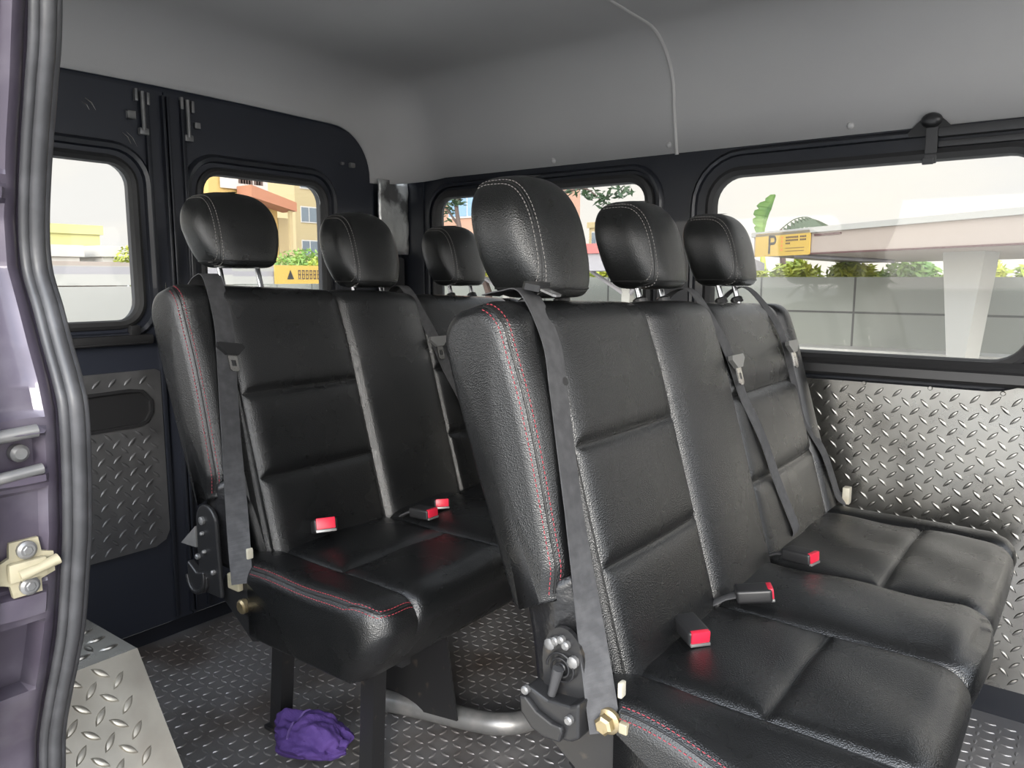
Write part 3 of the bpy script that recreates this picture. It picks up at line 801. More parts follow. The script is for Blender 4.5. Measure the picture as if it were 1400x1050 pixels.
    for y in (.94, 1.80):
        for x, dx in ((-.54, -.035), (-.265, -.02)):
            q = [(x - .018, .30), (x + .018, .30), (x + .018 + dx, .0), (x - .018 + dx, .0)]
            mb = MB().prism(q, y - .016, y + .016, fn).box((x + dx - .028, y - .024, 0), (x + dx + .028, y + .024, .010), .003)
            mb.build('leg', 'dark_steel', root, off=base)
    if rear:
        MB().prism([(-.45, .30), (-.265, .30), (-.225, .055), (-.445, .022)], 1.127, 1.132, fn).build('centre_plate', 'dark_steel', root, off=base)
    return root

make_bench(0, 'bench_seat', 'black leatherette three seat bench in front with brass belt bolt on its near side', 'rows of benches', False)
make_bench(-.78, 'bench_seat', 'black leatherette three seat bench behind, below the rear door windows', 'rows of benches', True)

# =================================================================== SEAT BELTS
BVB = None
def ribbon(path, wdir, width, th=.0016):
    """flat strap along path; wdir = list of width directions"""
    vs = []; fs = []; n = len(path)
    for i, p in enumerate(path):
        t = (path[min(i + 1, n - 1)] - path[max(i - 1, 0)]).normalized(); w = wdir[i] - t * wdir[i].dot(t); w.normalize(); nn = t.cross(w)
        for a, b in ((-1, -1), (1, -1), (1, 1), (-1, 1)): vs.append(p + w * (a * width / 2) + nn * (b * th / 2))
    for i in range(n - 1):
        for k in range(4): fs.append((i * 4 + k, i * 4 + (k + 1) % 4, (i + 1) * 4 + (k + 1) % 4, (i + 1) * 4 + k))
    fs += [(0, 1, 2, 3), tuple((n - 1) * 4 + k for k in range(4))]
    return MB().add(vs, fs)

def face_n(y, s, lift=.004):
    """a point just off the backrest front at height s"""
    d = V((NX, 0, NZ)); o = V((BX + TX * s, y, BZ + TZ * s)) + d * .3
    h = BVB.ray_cast(o, -d)
    base_ = V((BX + TX * s, y, BZ + TZ * s))
    return (h[0] if h[0] is not None and h[0].x > base_.x - .05 else base_) + d * lift

def tongue(mb_pl, mb_st, p, up, side, sc=1.):
    """latch tongue: plastic slotted head with a steel tab, hanging down -up"""
    nrm = side.cross(up).normalized()
    if nrm.x < 0: nrm = -nrm
    f = lambda u, v, w: p + side * (u * sc) + up * (v * sc) + nrm * w
    mb_pl.prism([(-.030, .004), (-.026, .012), (.026, .012), (.030, .004), (.018, -.006), (.012, -.012), (-.012, -.012), (-.018, -.006)], .002, .011, f)
    sh = sheet([(-.010, -.010), (.010, -.010), (.010, -.040), (.006, -.044), (-.006, -.044), (-.010, -.040)][::-1], [[(-.005, -.022), (.005, -.022), (.005, -.034), (-.005, -.034)]], .004, .007, f)
    mb_st.add(sh.v, sh.f)

UP = V((TX, 0, TZ)); SIDE = V((0, 1, 0))
def make_belt(x0, kind, label, group):
    global BVB, TOPN
    TOPN = .552 if x0 == 0 else .572; BVB = bvh_of(back_mesh())
    if kind == 'near':
        keys = [(V((-.700, .868, .955)), V((.2, 1, 0))), (V((-.668, .868, .962 + (TOPN - .552))), SIDE), (V((-.632, .867, .960 + (TOPN - .552))), SIDE)]
        a_, b_ = V((-.603, .866, .938)), V((-.449, .783, .415))
        for t in (.08, .2, .35, .5, .65, .78, .9, 1.):
            p = a_.lerp(b_, t); s_ = (p.z - BZ) / TZ
            h = max(BVB.ray_cast(V((p.x + .3, yq, p.z)), V((-1, 0, 0)))[0].x if BVB.ray_cast(V((p.x + .3, yq, p.z)), V((-1, 0, 0)))[0] else -9 for yq in (p.y - .018, p.y, p.y + .018)) if t < .8 else -9
            p.x = max(p.x, h + .004); keys.append((p, SIDE.lerp(V((.75, .5, 0)), max(0, t - .55) / .45)))
        width = .040
    else:
        ya, yb = (1.405, 1.545) if kind == 'mid' else (1.715, 1.86)
        keys = [(V((-.70, ya, .925)), SIDE), (V((-.665, ya, .956)), SIDE), (V((-.628, ya, .952)), SIDE)]
        for s in (.47, .41, .33, .24, .15, .08, .04):
            t = (.49 - s) / .45; y = lerp(ya, yb, t ** .9)
            q = face_n(min(y, 1.845), s, .005); q.y = y; keys.append((q, V((0, 1, .15))))
        if kind == 'mid': keys += [(V((-.462, yb + .004, .455)), SIDE)]
        else: keys += [(V((-.440, 1.878, .462)), V((.4, 1, 0)))]
        width = .034
    P = catmull([k[0] for k in keys], 8); D = []
    for i in range(len(P)):
        t = min(i / 8, len(keys) - 1.001); a = int(t); D.append(keys[a][1].lerp(keys[a + 1][1], t - a))
    base = V(keys[-1][0])
    root = empty('seat_belt', (x0 + base.x, base.y, base.z), label, 'seat belt', group)
    ribbon(P, D, width).build('webbing', 'webbing', root, off=base)
    pl = MB(); st = MB()
    if kind == 'near' and x0 == 0:
        p = V((-.612, .862, .962)); tongue(pl, st, p, V((-.80, .10, .25)).normalized(), V((.1, .99, .0)).normalized(), .85)
    elif kind == 'near': tongue(pl, st, face_n(.858, .425, .010), UP, V((0, .985, -.15)))
    elif kind == 'mid': tongue(pl, st, face_n(1.435, .40, .010), UP, SIDE, 1.05)
    else: tongue(pl, st, face_n(1.745, .405, .014), UP, SIDE, 1.1)
    cl = pl.build('tongue_head', 'tongue_grey' if kind != 'near' else 'black_plastic', root, off=base)
    st.build('tongue_tab', 'steel' if kind != 'near' or x0 else 'tube', root, off=base)
    if kind == 'near' and x0 == 0:
        MB().cyl(face_n(.868, .425, .006), face_n(.868, .425, .011), .006, 14).build('stop_button', 'black_plastic', root, smooth=True, off=base)
    if kind == 'far':
        MB().box((-.446, 1.868, .452), (-.430, 1.892, .492), .003).build('anchor_tag', 'white_plastic', root, smooth=True, off=base)
    return root
make_belt(0, 'near', 'dark grey seat belt on the front bench running down to the brass bolt', 'seat belts')
make_belt(0, 'mid', 'black seat belt lying down the front bench between its middle and far seats', 'seat belts')
make_belt(0, 'far', 'dark seat belt at the window end of the front bench with a white tag', 'seat belts')
make_belt(-.78, 'near', 'dark grey seat belt with metal tongue on the near end of the rear bench', 'seat belts')
make_belt(-.78, 'mid', 'black seat belt on the rear bench half hidden behind the front backrest', 'seat belts')

# buckles -----------------------------------------------------------
def make_buckle(p, yaw, pitch, label, strap_to=None, sc=1.):
    root = empty('seat_belt_buckle', p, label, 'buckle', 'red button buckles on the benches')
    R = Matrix.Rotation(yaw, 4, 'Z') @ Matrix.Rotation(-pitch, 4, 'Y') @ Matrix.Scale(sc, 4)
    # local +x = the red button end
    mb = MB().box((-.030, -.018, -.002), (.026, .018, .020), .005, R, 3); mb.build('housing', 'black_plastic', root, smooth=True)
    MB().box((.0195, -.0145, .003), (.0285, .0145, .0205), .002, R).build('release_button', 'red_plastic', root, smooth=True)['label'] = 'red release button'
    MB().box((.022, -.0155, -.0015), (.0292, .0155, .003), .001, R).build('slot_lip', 'tube', root, smooth=True)
    mb = MB().tube([R @ V((-.028, 0, .008)), R @ V((-.045, 0, .004)), R @ V((-.07, .004, -.008))], [.013, .010, .012], 10, flat=.3, up=(0, 0, 1)); mb.build('strap', 'webbing', root, smooth=True)
    return root
make_buckle(onz(945, 868, .462), math.radians(-38), -.10, 'buckle with its red end towards us on the near seat of the front bench')
make_buckle(onz(1032, 818, .468), math.radians(28), .12, 'buckle at the seam of the near and middle front seats, red button edge on')
make_buckle(onz(1095, 766, .466), math.radians(-12), .05, 'buckle on the front bench beside the far seat, nearest the checker plate wall')
make_buckle(onz(443, 727, .470), math.radians(-30), .35, 'upright red buckle on the near seat of the rear bench', None, 1.3)
make_buckle(onz(580, 706, .464), math.radians(0), .05, 'buckle with red end lying on the middle of the rear bench')
make_buckle(onz(603, 694, .464), math.radians(-40), .25, 'red ended buckle close to the front backrest on the rear bench')

# =================================================================== FLOOR THINGS
P = [V((-1.25, 1.105, .035)), V((-1.12, 1.145, .034)), V((-1.0, 1.178, .034)), V((-.945, 1.20, .036)), V((-.91, 1.24, .036)), V((-.90, 1.30, .036)), V((-.90, 1.6, .036))]
o = MB().tube(catmull(P, 6), .0235, 16).build('floor_tube', 'tube', smooth=True)
tag(o, 'bent scuffed grey tube lying on the floor under the benches', 'tube')

# crumpled purple cloth by the rear bench leg
root = empty('purple_cloth', (-1.17, .90, 0), 'crumpled purple cloth bundle on the floor by the rear bench leg', 'cloth'); off = V(root.location)
bm = bmesh.new(); bmesh.ops.create_icosphere(bm, subdivisions=5, radius=1)
from mathutils import noise as mnoise
cA = onz(426, 1024, .03)
ax = (onz(478, 1030, .03) - onz(372, 1000, .03)); LA = ax.length; ax.normalize(); ay = V((-ax.y, ax.x, 0))
for v in bm.verts:
    q = v.co.copy(); f = 1 + .28 * mnoise.noise(q * 1.7 + V((3, 1, 0))) + .10 * mnoise.noise(q * 4.3) + .05 * abs(mnoise.noise(q * 7))
    w = .086 * f * q.x; h = .058 * f * q.y; z = .038 * f * (q.z + .75)
    if q.x > .2: z *= 1 - .35 * (q.x - .2); h *= .9
    v.co = cA + ax * w + ay * h + V((0, 0, max(z, .002)))
mb = MB().bm(bm); o = mb.build('cloth', 'purple_cloth', root, smooth=True, off=off); o.data.polygons.foreach_set('use_smooth', [True] * len(o.data.polygons))
bv = bvh_of(mb); pth = []
for k in range(30):
    t = lerp(-.95, .95, k / 29); p = cA + ax * (-.035 + .02 * t * t) + ay * (.055 * t) + V((0, 0, .3)); h = bv.ray_cast(p, V((0, 0, -1)))
    if h[0] is not None: pth.append(h[0] + V((0, 0, .001)))
MB().tube(pth, .0025, 6).build('hem', 'purple_edge', root, smooth=True, off=off)

# =================================================================== OUTSIDE
GZ = -.55
M['asphalt'] = mat('parking_concrete', (.46, .45, .43), .9, noise=(.6, (.54, .53, .50), .4, .7))
M['conc_white'] = mat('pale_concrete', (.37, .365, .34), .8)
M['canopy'] = mat('pinkish_canopy_metal', (.36, .305, .265), .55)
M['canopy_grey'] = mat('grey_canopy_metal', (.29, .28, .295), .55)
M['canopy_dark'] = mat('dark_canopy_metal', (.10, .05, .05), .6)  # dark reddish brown for the lower edge and the slot
M['sign_yellow'] = mat('yellow_sign', (.50, .34, .08), .5)
M['sign_black'] = mat('sign_black_paint', (.03, .03, .03), .5)
M['sign_red'] = mat('sign_red_paint', (.65, .25, .10), .5)
M['leaf_y'] = mat('yellow_green_leaf', (.46, .46, .05), .5, noise=(2.5, (.20, .30, .04), .35, .7))
M['leaf_g'] = mat('green_leaf', (.12, .25, .05), .5, noise=(2.5, (.30, .42, .08), .4, .7))
M['banana_leaf'] = mat('banana_leaf_green', (.055, .12, .03), .5, noise=(1.2, (.14, .24, .05), .45, .65))
M['leaf_d'] = mat('dark_green_leaf', (.03, .06, .025), .5)
M['bark'] = mat('grey_bark', (.10, .07, .06), .85)
M['red_roof'] = mat('red_roof_paint', (.50, .13, .12), .6)
M['brown_roof'] = mat('brown_roof_tile', (.38, .17, .10), .7)
M['wall_yellow'] = mat('yellow_render', (.52, .36, .13), .8)
M['wall_lemon'] = mat('lemon_render', (.52, .50, .22), .8)
M['wall_cream'] = mat('cream_render', (.42, .34, .19), .8)
M['wall_pink'] = mat('pink_tile', (.42, .25, .18), .8)
M['wall_white'] = mat('white_render', (.52, .50, .47), .8)
M['pane'] = mat('far_window_pane', (.16, .19, .22), .2)
M['blue_pane'] = mat('blue_window_pane', (.20, .32, .45), .2)

def brick_mat(name, c1, mortar, w, h, ms):
    m = bpy.data.materials.new(name); m.use_nodes = True; nt = m.node_tree; N = nt.nodes; L = nt.links
    b = N['Principled BSDF']; b.inputs['Roughness'].default_value = .75
    tc = N.new('ShaderNodeTexCoord'); mp = N.new('ShaderNodeMapping'); mp.inputs['Rotation'].default_value = (PI / 2, 0, 0)
    t = N.new('ShaderNodeTexBrick'); t.offset = 0; t.squash = 1
    t.inputs['Color1'].default_value = (*c1, 1); t.inputs['Color2'].default_value = (*[x * 1.05 for x in c1], 1); t.inputs['Mortar'].default_value = (*mortar, 1)
    t.inputs['Scale'].default_value = 1; t.inputs['Mortar Size'].default_value = ms; t.inputs['Brick Width'].default_value = w; t.inputs['Row Height'].default_value = h
    L.new(tc.outputs['Object'], mp.inputs[0]); L.new(mp.outputs[0], t.inputs['Vector']); L.new(t.outputs['Color'], b.inputs['Base Color'])
    return m
M['panel_wall'] = brick_mat('grey_wall_panels', (.21, .218, .195), (.07, .07, .066), 1.95, .82, .022)

o = MB().box((-220, -120, GZ - .1), (120, 220, GZ)).build('ground', 'asphalt'); tag(o, kind='structure', label='grey parking lot ground outside', cat='ground')

# long panelled wall beyond the parking bays
root = empty('boundary_wall', (-6, 17.2, GZ), 'long grey panelled boundary wall beyond the parking bays', 'wall')
off = V(root.location)
z0 = 17.0
MB().box((-30, 17, GZ), (12, 17.3, 1.0)).build('panels', 'panel_wall', root, off=V((-6 + .9, 17.2, .25)) if False else off)
MB().box((-30, 16.2, GZ), (12, 17.0, -.55 + .12)).build('kerb', 'conc_white', root, off=off)
# clumps of shrubs behind it
def leaves(mb, c, rad, n, size):
    for _ in range(n):
        d = V((random.gauss(0, 1), random.gauss(0, 1), random.gauss(0, 1))); d.normalize(); d *= random.random() ** .4
        p = V(c) + V((d.x * rad[0], d.y * rad[1], d.z * rad[2])); a = V((random.gauss(0, 1), random.gauss(0, 1), random.gauss(0, .6))).normalized(); b = a.orthogonal().normalized()
        l = size * random.uniform(.6, 1.4); w = l * .33
        mb.add([p - a * l * .5, p + b * w * .5, p + a * l * .5, p - b * w * .5], [(0, 1, 2, 3)])
i = 0
for x in [-24 + 1.22 * k for k in range(27)]:
    kind = ('leaf_y', 'leaf_g', 'leaf_y', 'leaf_y')[i % 4] if x > -9 else ('leaf_g', 'leaf_y')[i % 2]
    c = V((x, 18.3 + random.uniform(-.2, .2), GZ)); root = empty('shrub', c, None, 'shrub', 'shrubs behind the boundary wall')
    root['label'] = 'leafy shrub in the row showing just above the grey boundary wall'
    mb = MB(); leaves(mb, (0, 0, 1.54), (.60, .42, .40 if x > -9 else .75), 800, .22); mb.build('foliage', kind, root, normals=False)
    mb = MB().tube([V((0, 0, 0)), V((.03, 0, .8)), V((0, .02, 1.5))], [.05, .04, .02], 8); mb.build('stem', 'bark', root, smooth=True); i += 1

# the big pale canopy across the bays, seen through the large window
pA = ony(1085, 320, 15.9); pB = ony(1400, 301, 12.9); zt = 1.93; pA.z = zt; pB.z = zt
dirc = (pB - pA).normalized(); nrm = V((-dirc.y, dirc.x, 0)); 
A = pA - dirc * 1.35; B = pA + dirc * 14
def cpt(u, v, w): return A + dirc * u + nrm * v + V((0, 0, w))
LL = (B - A).length
root = empty('parking_canopy', (A + nrm * 2).xy.to_3d() + V((0, 0, GZ)), 'long pale parking canopy with the yellow P sign on its edge', 'canopy'); off = V(root.location)
MB().prism([(0, 0), (0, -.47), (.10, -.47), (2.6, -.62), (2.6, -.50), (.16, -.04)], 0, LL, lambda a, b, c: cpt(c, a, b)).build('fascia', 'canopy', root, off=off)
MB().prism([(-.05, .02), (-.05, -.08), (2.7, -.30), (2.7, -.22)], -.05, LL, lambda a, b, c: cpt(c, a, b)).build('roof_sheet', 'conc_white', root, off=off)
MB().prism([(-.02, -.465), (-.02, -.495), (.06, -.495), (.06, -.465)], 0, LL, lambda a, b, c: cpt(c, a, b)).build('drip_edge', 'canopy_dark', root, off=off)
MB().prism([(-.015, -.11), (-.015, -.15), (.02, -.15), (.02, -.11)], 2.0, 2.75, lambda a, b, c: cpt(c, a, b)).build('slot', 'canopy_dark', root, off=off)
mb = MB().tube([cpt(1.35, .03, -.50), cpt(1.9, 2.0, -.62)], .035, 8); mb.build('brace', 'canopy_grey', root, off=off)
for u in (4.6, 12.5):  # tapered posts stand in for a pale reflection on the big window glass
    q = [(-.42, -.5), (.42, -.5), (.16, GZ - zt), (-.16, GZ - zt)]
    MB().prism(q, .9, 1.2, lambda a, b, c: cpt(u + a, c, b)).build('post', 'conc_white', root, off=off)
# sign
sgA, sgB = .12, 1.92
root = empty('parking_sign', cpt(1., -.03, -.45), 'yellow parking sign with a black P hung on the pale canopy edge', 'sign'); off = V(root.location)
sf = lambda a, b, c: cpt(a, -c, b)
MB().prism(rrect(sgA, -.50, sgB, -.02, .03, 3), .02, .05, sf).build('board', 'sign_yellow', root, off=off)
mb = MB(); px0 = .60; 
mb.prism([(px0, -.45), (px0 + .06, -.45), (px0 + .06, -.07), (px0, -.07)], .05, .056, sf)
arc = []
for k in range(13): a = PI / 2 - PI * k / 12; arc.append((px0 + .15 + .11 * math.cos(a), -.17 + .10 * math.sin(a)))
inn = [(px0 + .15 + .055 * math.cos(PI / 2 - PI * k / 12), -.17 + .045 * math.sin(PI / 2 - PI * k / 12)) for k in range(13)]
mb.prism([(px0 + .04, -.07)] + arc + [(px0 + .04, -.27), (px0 + .04, -.215)] + inn[::-1] + [(px0 + .04, -.125)], .05, .056, sf)
mb.build('letter', 'sign_black', root, off=off)['label'] = 'black letter P'
mb = MB()
for r_ in range(4): mb.prism([(1.02, -.16 - r_ * .08), (1.08, -.16 - r_ * .08), (1.08, -.115 - r_ * .08), (1.02, -.115 - r_ * .08)], .05, .054, sf)
mb.build('lettering', 'sign_red', root, off=off)
mb = MB()
for r_, n_ in enumerate((13, 13, 3)):
    for k in range(n_):
        if r_ < 2 and k == 8: continue
        mb.prism([(1.18 + k * .05, -.155 - r_ * .06), (1.215 + k * .05, -.155 - r_ * .06), (1.215 + k * .05, -.12 - r_ * .06), (1.18 + k * .05, -.12 - r_ * .06)], .05, .054, sf)
for r_ in range(2):
    for k in range(12): mb.prism([(1.18 + k * .05, -.36 - r_ * .06), (1.21 + k * .05, -.36 - r_ * .06), (1.21 + k * .05, -.345 - r_ * .06), (1.18 + k * .05, -.345 - r_ * .06)], .05, .054, sf)
mb.build('lettering', 'bark', root, off=off)

# banana plant and palm top behind the canopy
def blade(mb, base, tip, width, bend, teeth=11):
    base, tip = V(base), V(tip); ax = tip - base; side = ax.cross(V((0, 1, 0))).normalized(); ctr = []
    for k in range(teeth * 2 + 1):
        t = k / (teeth * 2); c = base + ax * t + V((bend * math.sin(t * PI), 0, 0)); w = width * (math.sin(min(1, t * 1.5 + .12) * PI * .5) * (1 - max(0, t - .75) * 2.6)); j = .72 if k % 4 == 3 else 1
        ctr.append((c - side * w * .32, c + V((0, .02, .03)), c + side * w * j))
    for a, b in zip(ctr, ctr[1:]): mb.add([a[0], a[1], a[2], b[0], b[1], b[2]], [(0, 1, 4, 3), (1, 2, 5, 4)])
def yy(px, py, y=21.): return ony(px, py, y)
b0 = yy(1043, 340); root = empty('banana_plant', (b0.x, 21, GZ), 'banana plant with one tall torn leaf rising above the canopy', 'plant'); off = V(root.location)
mb = MB(); blade(mb, yy(1042, 330), yy(1059, 267), .32, -.12); o = mb.build('leaf', 'banana_leaf', root, off=off); so = o.modifiers.new('t', 'SOLIDIFY'); so.thickness = .01
mb = MB().tube([V((b0.x, 21, GZ)), V((b0.x + .05, 21, 1.0)), yy(1042, 332)], [.14, .11, .03], 10); mb.build('stalk', 'leaf_y', root, smooth=True, off=off)
b0 = yy(1085, 335, 22); PU = 9; root = empty('palm', (b0.x, 22, GZ), 'dark palm frond showing just above the canopy beside the banana leaf', 'plant'); off = V(root.location)
mb = MB(); rib = catmull([yy(1068, 322 - PU, 22), yy(1086, 309 - PU, 22), yy(1104, 306 - PU, 22), yy(1116, 312 - PU, 22)], 8); mb.tube(rib, .015, 5)
for k, p in enumerate(rib):
    if k % 2: continue
    for s in (-1, 1):
        d = V((.12 + .3 * (k / len(rib)), s * .1, -.30 + .1 * s)); q = V((0, 0, .03)); mb.add([p, p + d * .5 + V((.065, 0, .02)), p + d, p + d * .5 - V((.065, 0, .02))], [(0, 1, 2, 3)])
mb.build('frond', 'leaf_d', root, off=off); MB().tube([V((b0.x - .3, 22, GZ)), V((b0.x - .25, 22, 1.2)), yy(1068, 322 - PU, 22)], [.15, .1, .04], 8).build('trunk', 'bark', root, smooth=True, off=off)

def building(name, label, lo, hi, wallm, axis, rows, cols, panem, margin=.18, roof=None, roofh=.6, parapet=True):
    """box house with recessed window panes; axis = the face that carries the windows ('x' or 'y': towards the van)"""
    lo, hi = V(lo), V(hi); base = V(((lo.x + hi.x) / 2, (lo.y + hi.y) / 2, GZ))
    root = empty(name, base, label, 'building')
    MB().box((lo.x, lo.y, GZ), (hi.x, hi.y, hi.z)).build('wall', wallm, root, off=base)
    if roof: MB().box((lo.x - .5, lo.y - .5, hi.z), (hi.x + .5, hi.y + .5, hi.z + roofh), .15).build('roof', roof, root, off=base)
    elif parapet: MB().box((lo.x - .15, lo.y - .15, hi.z - .3), (hi.x + .15, hi.y + .15, hi.z + .2)).build('parapet', wallm, root, off=base)
    for r_ in range(rows):
        z1 = hi.z - (r_ + margin) * 3.1; z0_ = z1 - 1.5
        if z0_ < lo.z: break
        for c in range(cols):
            if axis == 'x':
                w = (hi.y - lo.y) / cols; y0_ = lo.y + (c + .15) * w; y1_ = lo.y + (c + .85) * w
                f = MB().box((hi.x - .02, y0_, z0_), (hi.x + .08, y1_, z1)).build('window', 'wall_white', root, off=base)
                mb = MB(); n = 3
                for q in range(n): mb.box((hi.x + .06, lerp(y0_, y1_, (q + .06) / n), z0_ + .1), (hi.x + .10, lerp(y0_, y1_, (q + .94) / n), z1 - .1))
            else:
                w = (hi.x - lo.x) / cols; x0_ = lo.x + (c + .15) * w; x1_ = lo.x + (c + .85) * w
                f = MB().box((x0_, lo.y - .08, z0_), (x1_, lo.y + .02, z1)).build('window', 'wall_white', root, off=base)
                mb = MB(); n = 3
                for q in range(n): mb.box((lerp(x0_, x1_, (q + .06) / n), lo.y - .10, z0_ + .1), (lerp(x0_, x1_, (q + .94) / n), lo.y - .06, z1 - .1))
            mb.build('pane', panem, f, off=base)
    return root

def xspan(px0, px1, py, x): a = onx(px0, py, x); b = onx(px1, py, x); return a, b
# through the right rear door window
a = onx(252, 255, -42); b = onx(366, 300, -42)
building('apartment_building', 'big yellow house with a brown eave behind the rear doors', (-47, a.y + 1.5, 0), (-42, b.y, onx(330, 243, -42).z + 2.5), 'wall_yellow', 'x', 3, 3, 'pane')
c = onx(382, 300, -42); z1 = onx(375, 284, -42).z
building('house_annex', 'lower yellow annex under the brown eave', (-47, b.y + .16, 0), (-42.2, c.y, z1), 'wall_yellow', 'x', 0, 1, 'pane', parapet=False)
d = onx(397, 300, -42)
building('house_annex', 'narrow yellow annex beside the cream tower', (-46, c.y + .05, 0), (-42.2, d.y, onx(390, 298, -42).z), 'wall_cream', 'x', 0, 1, 'pane', parapet=False)
p, q = onx(322, 255, -41.9), onx(384, 279, -41.9); e = V((-41, (p.y + q.y) / 2, GZ))
root = empty('tiled_awning', e, 'brown tiled eave sloping across the yellow house', 'roof'); off = e
MB().prism([(p.y, p.z), (p.y, p.z - .7), (q.y, q.z - .55), (q.y, q.z)], -41.78, -40.3, lambda u, v, w: V((w, u, v))).build('tiles', 'brown_roof', root, off=off)
for yq in (p.y + .3, q.y - .3): MB().box((-40.7, yq - .1, GZ), (-40.5, yq + .1, q.z - .5)).build('post', 'wall_cream', root, off=off)
p, q = onx(300, 250, -41.9), onx(366, 263, -41.9)
root = empty('house_sign', (-41.9, (p.y + q.y) / 2, q.z), 'long cream sign board near the top of the yellow house', 'sign'); off = V(root.location)
MB().box((-41.845, p.y, q.z), (-41.80, q.y - .05, q.z + 1.0)).build('board', 'wall_white', root, off=off)
mb = MB()
for k in range(9):
    if k == 5: continue
    y0_ = lerp(p.y + 1.2, q.y - .5, k / 9); mb.box((-41.81, y0_, q.z + .35), (-41.79, y0_ + .28, q.z + .65))
mb.build('lettering', 'bark', root, off=off)
a = onx(404, 300, -60); b = onx(470, 300, -60)
building('apartment_building', 'cream apartment block with rows of windows at the right of the rear door window', (-72, a.y, 0), (-60, b.y + 6, 11.5), 'wall_cream', 'x', 6, 3, 'pane', .25)
a = onx(392, 350, -34); c = onx(418, 357, -34)
root = empty('shrub', (-34, c.y, GZ), 'round green shrub above the yellow banner', 'shrub')
mb = MB(); leaves(mb, (0, 0, c.z - GZ - .1), (1.2, 2.0, .75), 800, .28); mb.build('foliage', 'leaf_g', root, normals=False)
MB().tube([V((0, 0, 0)), V((0, 0, c.z - GZ))], .07, 8).build('stem', 'bark', root)
# yellow banner
a = onx(376, 364, -16); b = onx(450, 362, -16); z1 = onx(410, 363, -16).z; z0_ = onx(410, 388, -16).z
root = empty('yellow_banner', (-16, (a.y + b.y) / 2, z0_), 'yellow banner with an emblem and dark characters on a canopy edge', 'banner'); off = V(root.location)
MB().box((-16.05, a.y, z0_), (-16, b.y + .4, z1)).build('cloth', 'sign_yellow', root, off=off)
H_ = z1 - z0_; u0 = onx(397, 375, -16).y
MB().prism([(u0 - .10, z0_ + .25 * H_), (u0 + .10, z0_ + .25 * H_), (u0, z0_ + .75 * H_)], 0, .01, FX(-16)).build('emblem', 'sign_black', root, off=off)
u1, u2 = onx(407, 375, -16).y, onx(438, 375, -16).y; mb = MB(); w = (u2 - u1) / 6
for k in range(6):
    y0_ = u1 + k * w; cz0, cz1 = z0_ + .28 * H_, z0_ + .72 * H_
    for q in range(3): mb.box((-16, y0_ + .1 * w, lerp(cz0, cz1, q / 2) - .03 * H_), (-15.99, y0_ + .78 * w, lerp(cz0, cz1, q / 2) + .03 * H_))
    for q in (.2, .68): mb.box((-16, y0_ + (q - .06) * w, cz0), (-15.99, y0_ + (q + .06) * w, cz1))
mb.build('lettering', 'bark', root, off=off)

# low canopies behind the van
def low_canopy(label, x0, x1, y0, y1, z, mroof, tilt=.0, posts=True):
    base = V(((x0 + x1) / 2, (y0 + y1) / 2, GZ)); root = empty('parking_canopy', base, label, 'canopy')
    MB().prism([(y0, z), (y1, z + tilt), (y1, z + tilt + .14), (y0, z + .14)], x0, x1, lambda a, b, c: V((c, a, b))).build('roof_sheet', mroof, root, off=base)
    MB().box((x1 - .08, y0, z - .16), (x1 + .02, y1, z + .02)).build('fascia', 'conc_white', root, off=base)
    for yq in (y0 + .5, y1 - .5): MB().box((x1 - .6, yq - .12, GZ), (x1 - .36, yq + .12, z)).build('post', 'conc_white', root, off=base)
low_canopy('pale canopy roof behind the left rear door window', -17.5, -13.0, 3.2, 8.4, 1.02, 'canopy_grey')
low_canopy('pale canopy roof below the yellow banner', -21, -16.1, 8.9, 17.5, 1.0, 'canopy_grey')
low_canopy('wide grey canopy farther back behind the left rear door window', -34, -26, 6.0, 21, 1.35, 'canopy')
# through the left rear door window
root = empty('rear_boundary_wall', (-24, 12, GZ), 'pale green grey wall behind the canopies at the rear', 'wall'); off = V(root.location)
MB().box((-24.3, 2, GZ), (-24, 24, .72)).build('panels', 'conc_white', root, off=off)
a = onx(40, 320, -45); b = onx(136, 320, -45)
building('low_building', 'long low building with a lemon yellow upper wall', (-55, a.y, 0), (-45, b.y, onx(100, 312, -45).z), 'wall_lemon', 'x', 0, 1, 'pane')
a = onx(70, 345, -36); b = onx(111, 345, -36)
building('white_block', 'small white block building at the left of the rear door window', (-40, a.y, 0), (-36.2, b.y, onx(90, 341, -36).z), 'wall_white', 'x', 0, 1, 'pane')
a = onx(140, 345, -36.2); b = onx(171, 345, -36.2)
building('white_block', 'small white block building beside the yellow shrub', (-39, a.y, 0), (-36.2, b.y, onx(150, 342, -36.2).z), 'wall_white', 'x', 0, 1, 'pane')
a = onx(66, 370, -34.5); b = onx(158, 370, -34.5)
building('white_block', 'long pinkish low block in front of the white ones', (-35.5, a.y, 0), (-34.5, b.y, onx(110, 364, -34.5).z), 'canopy', 'x', 0, 1, 'pane')
c = onx(180, 362, -34.9)
root = empty('shrub', (-34.9, c.y, GZ), 'yellow green shrub at the right edge of the left rear door window', 'shrub')
mb = MB(); leaves(mb, (0, 0, c.z - GZ), (.8, .7, .95), 500, .26); mb.build('foliage', 'leaf_y', root, normals=False)
MB().tube([V((0, 0, 0)), V((0, 0, c.z - GZ))], .06, 8).build('stem', 'bark', root)

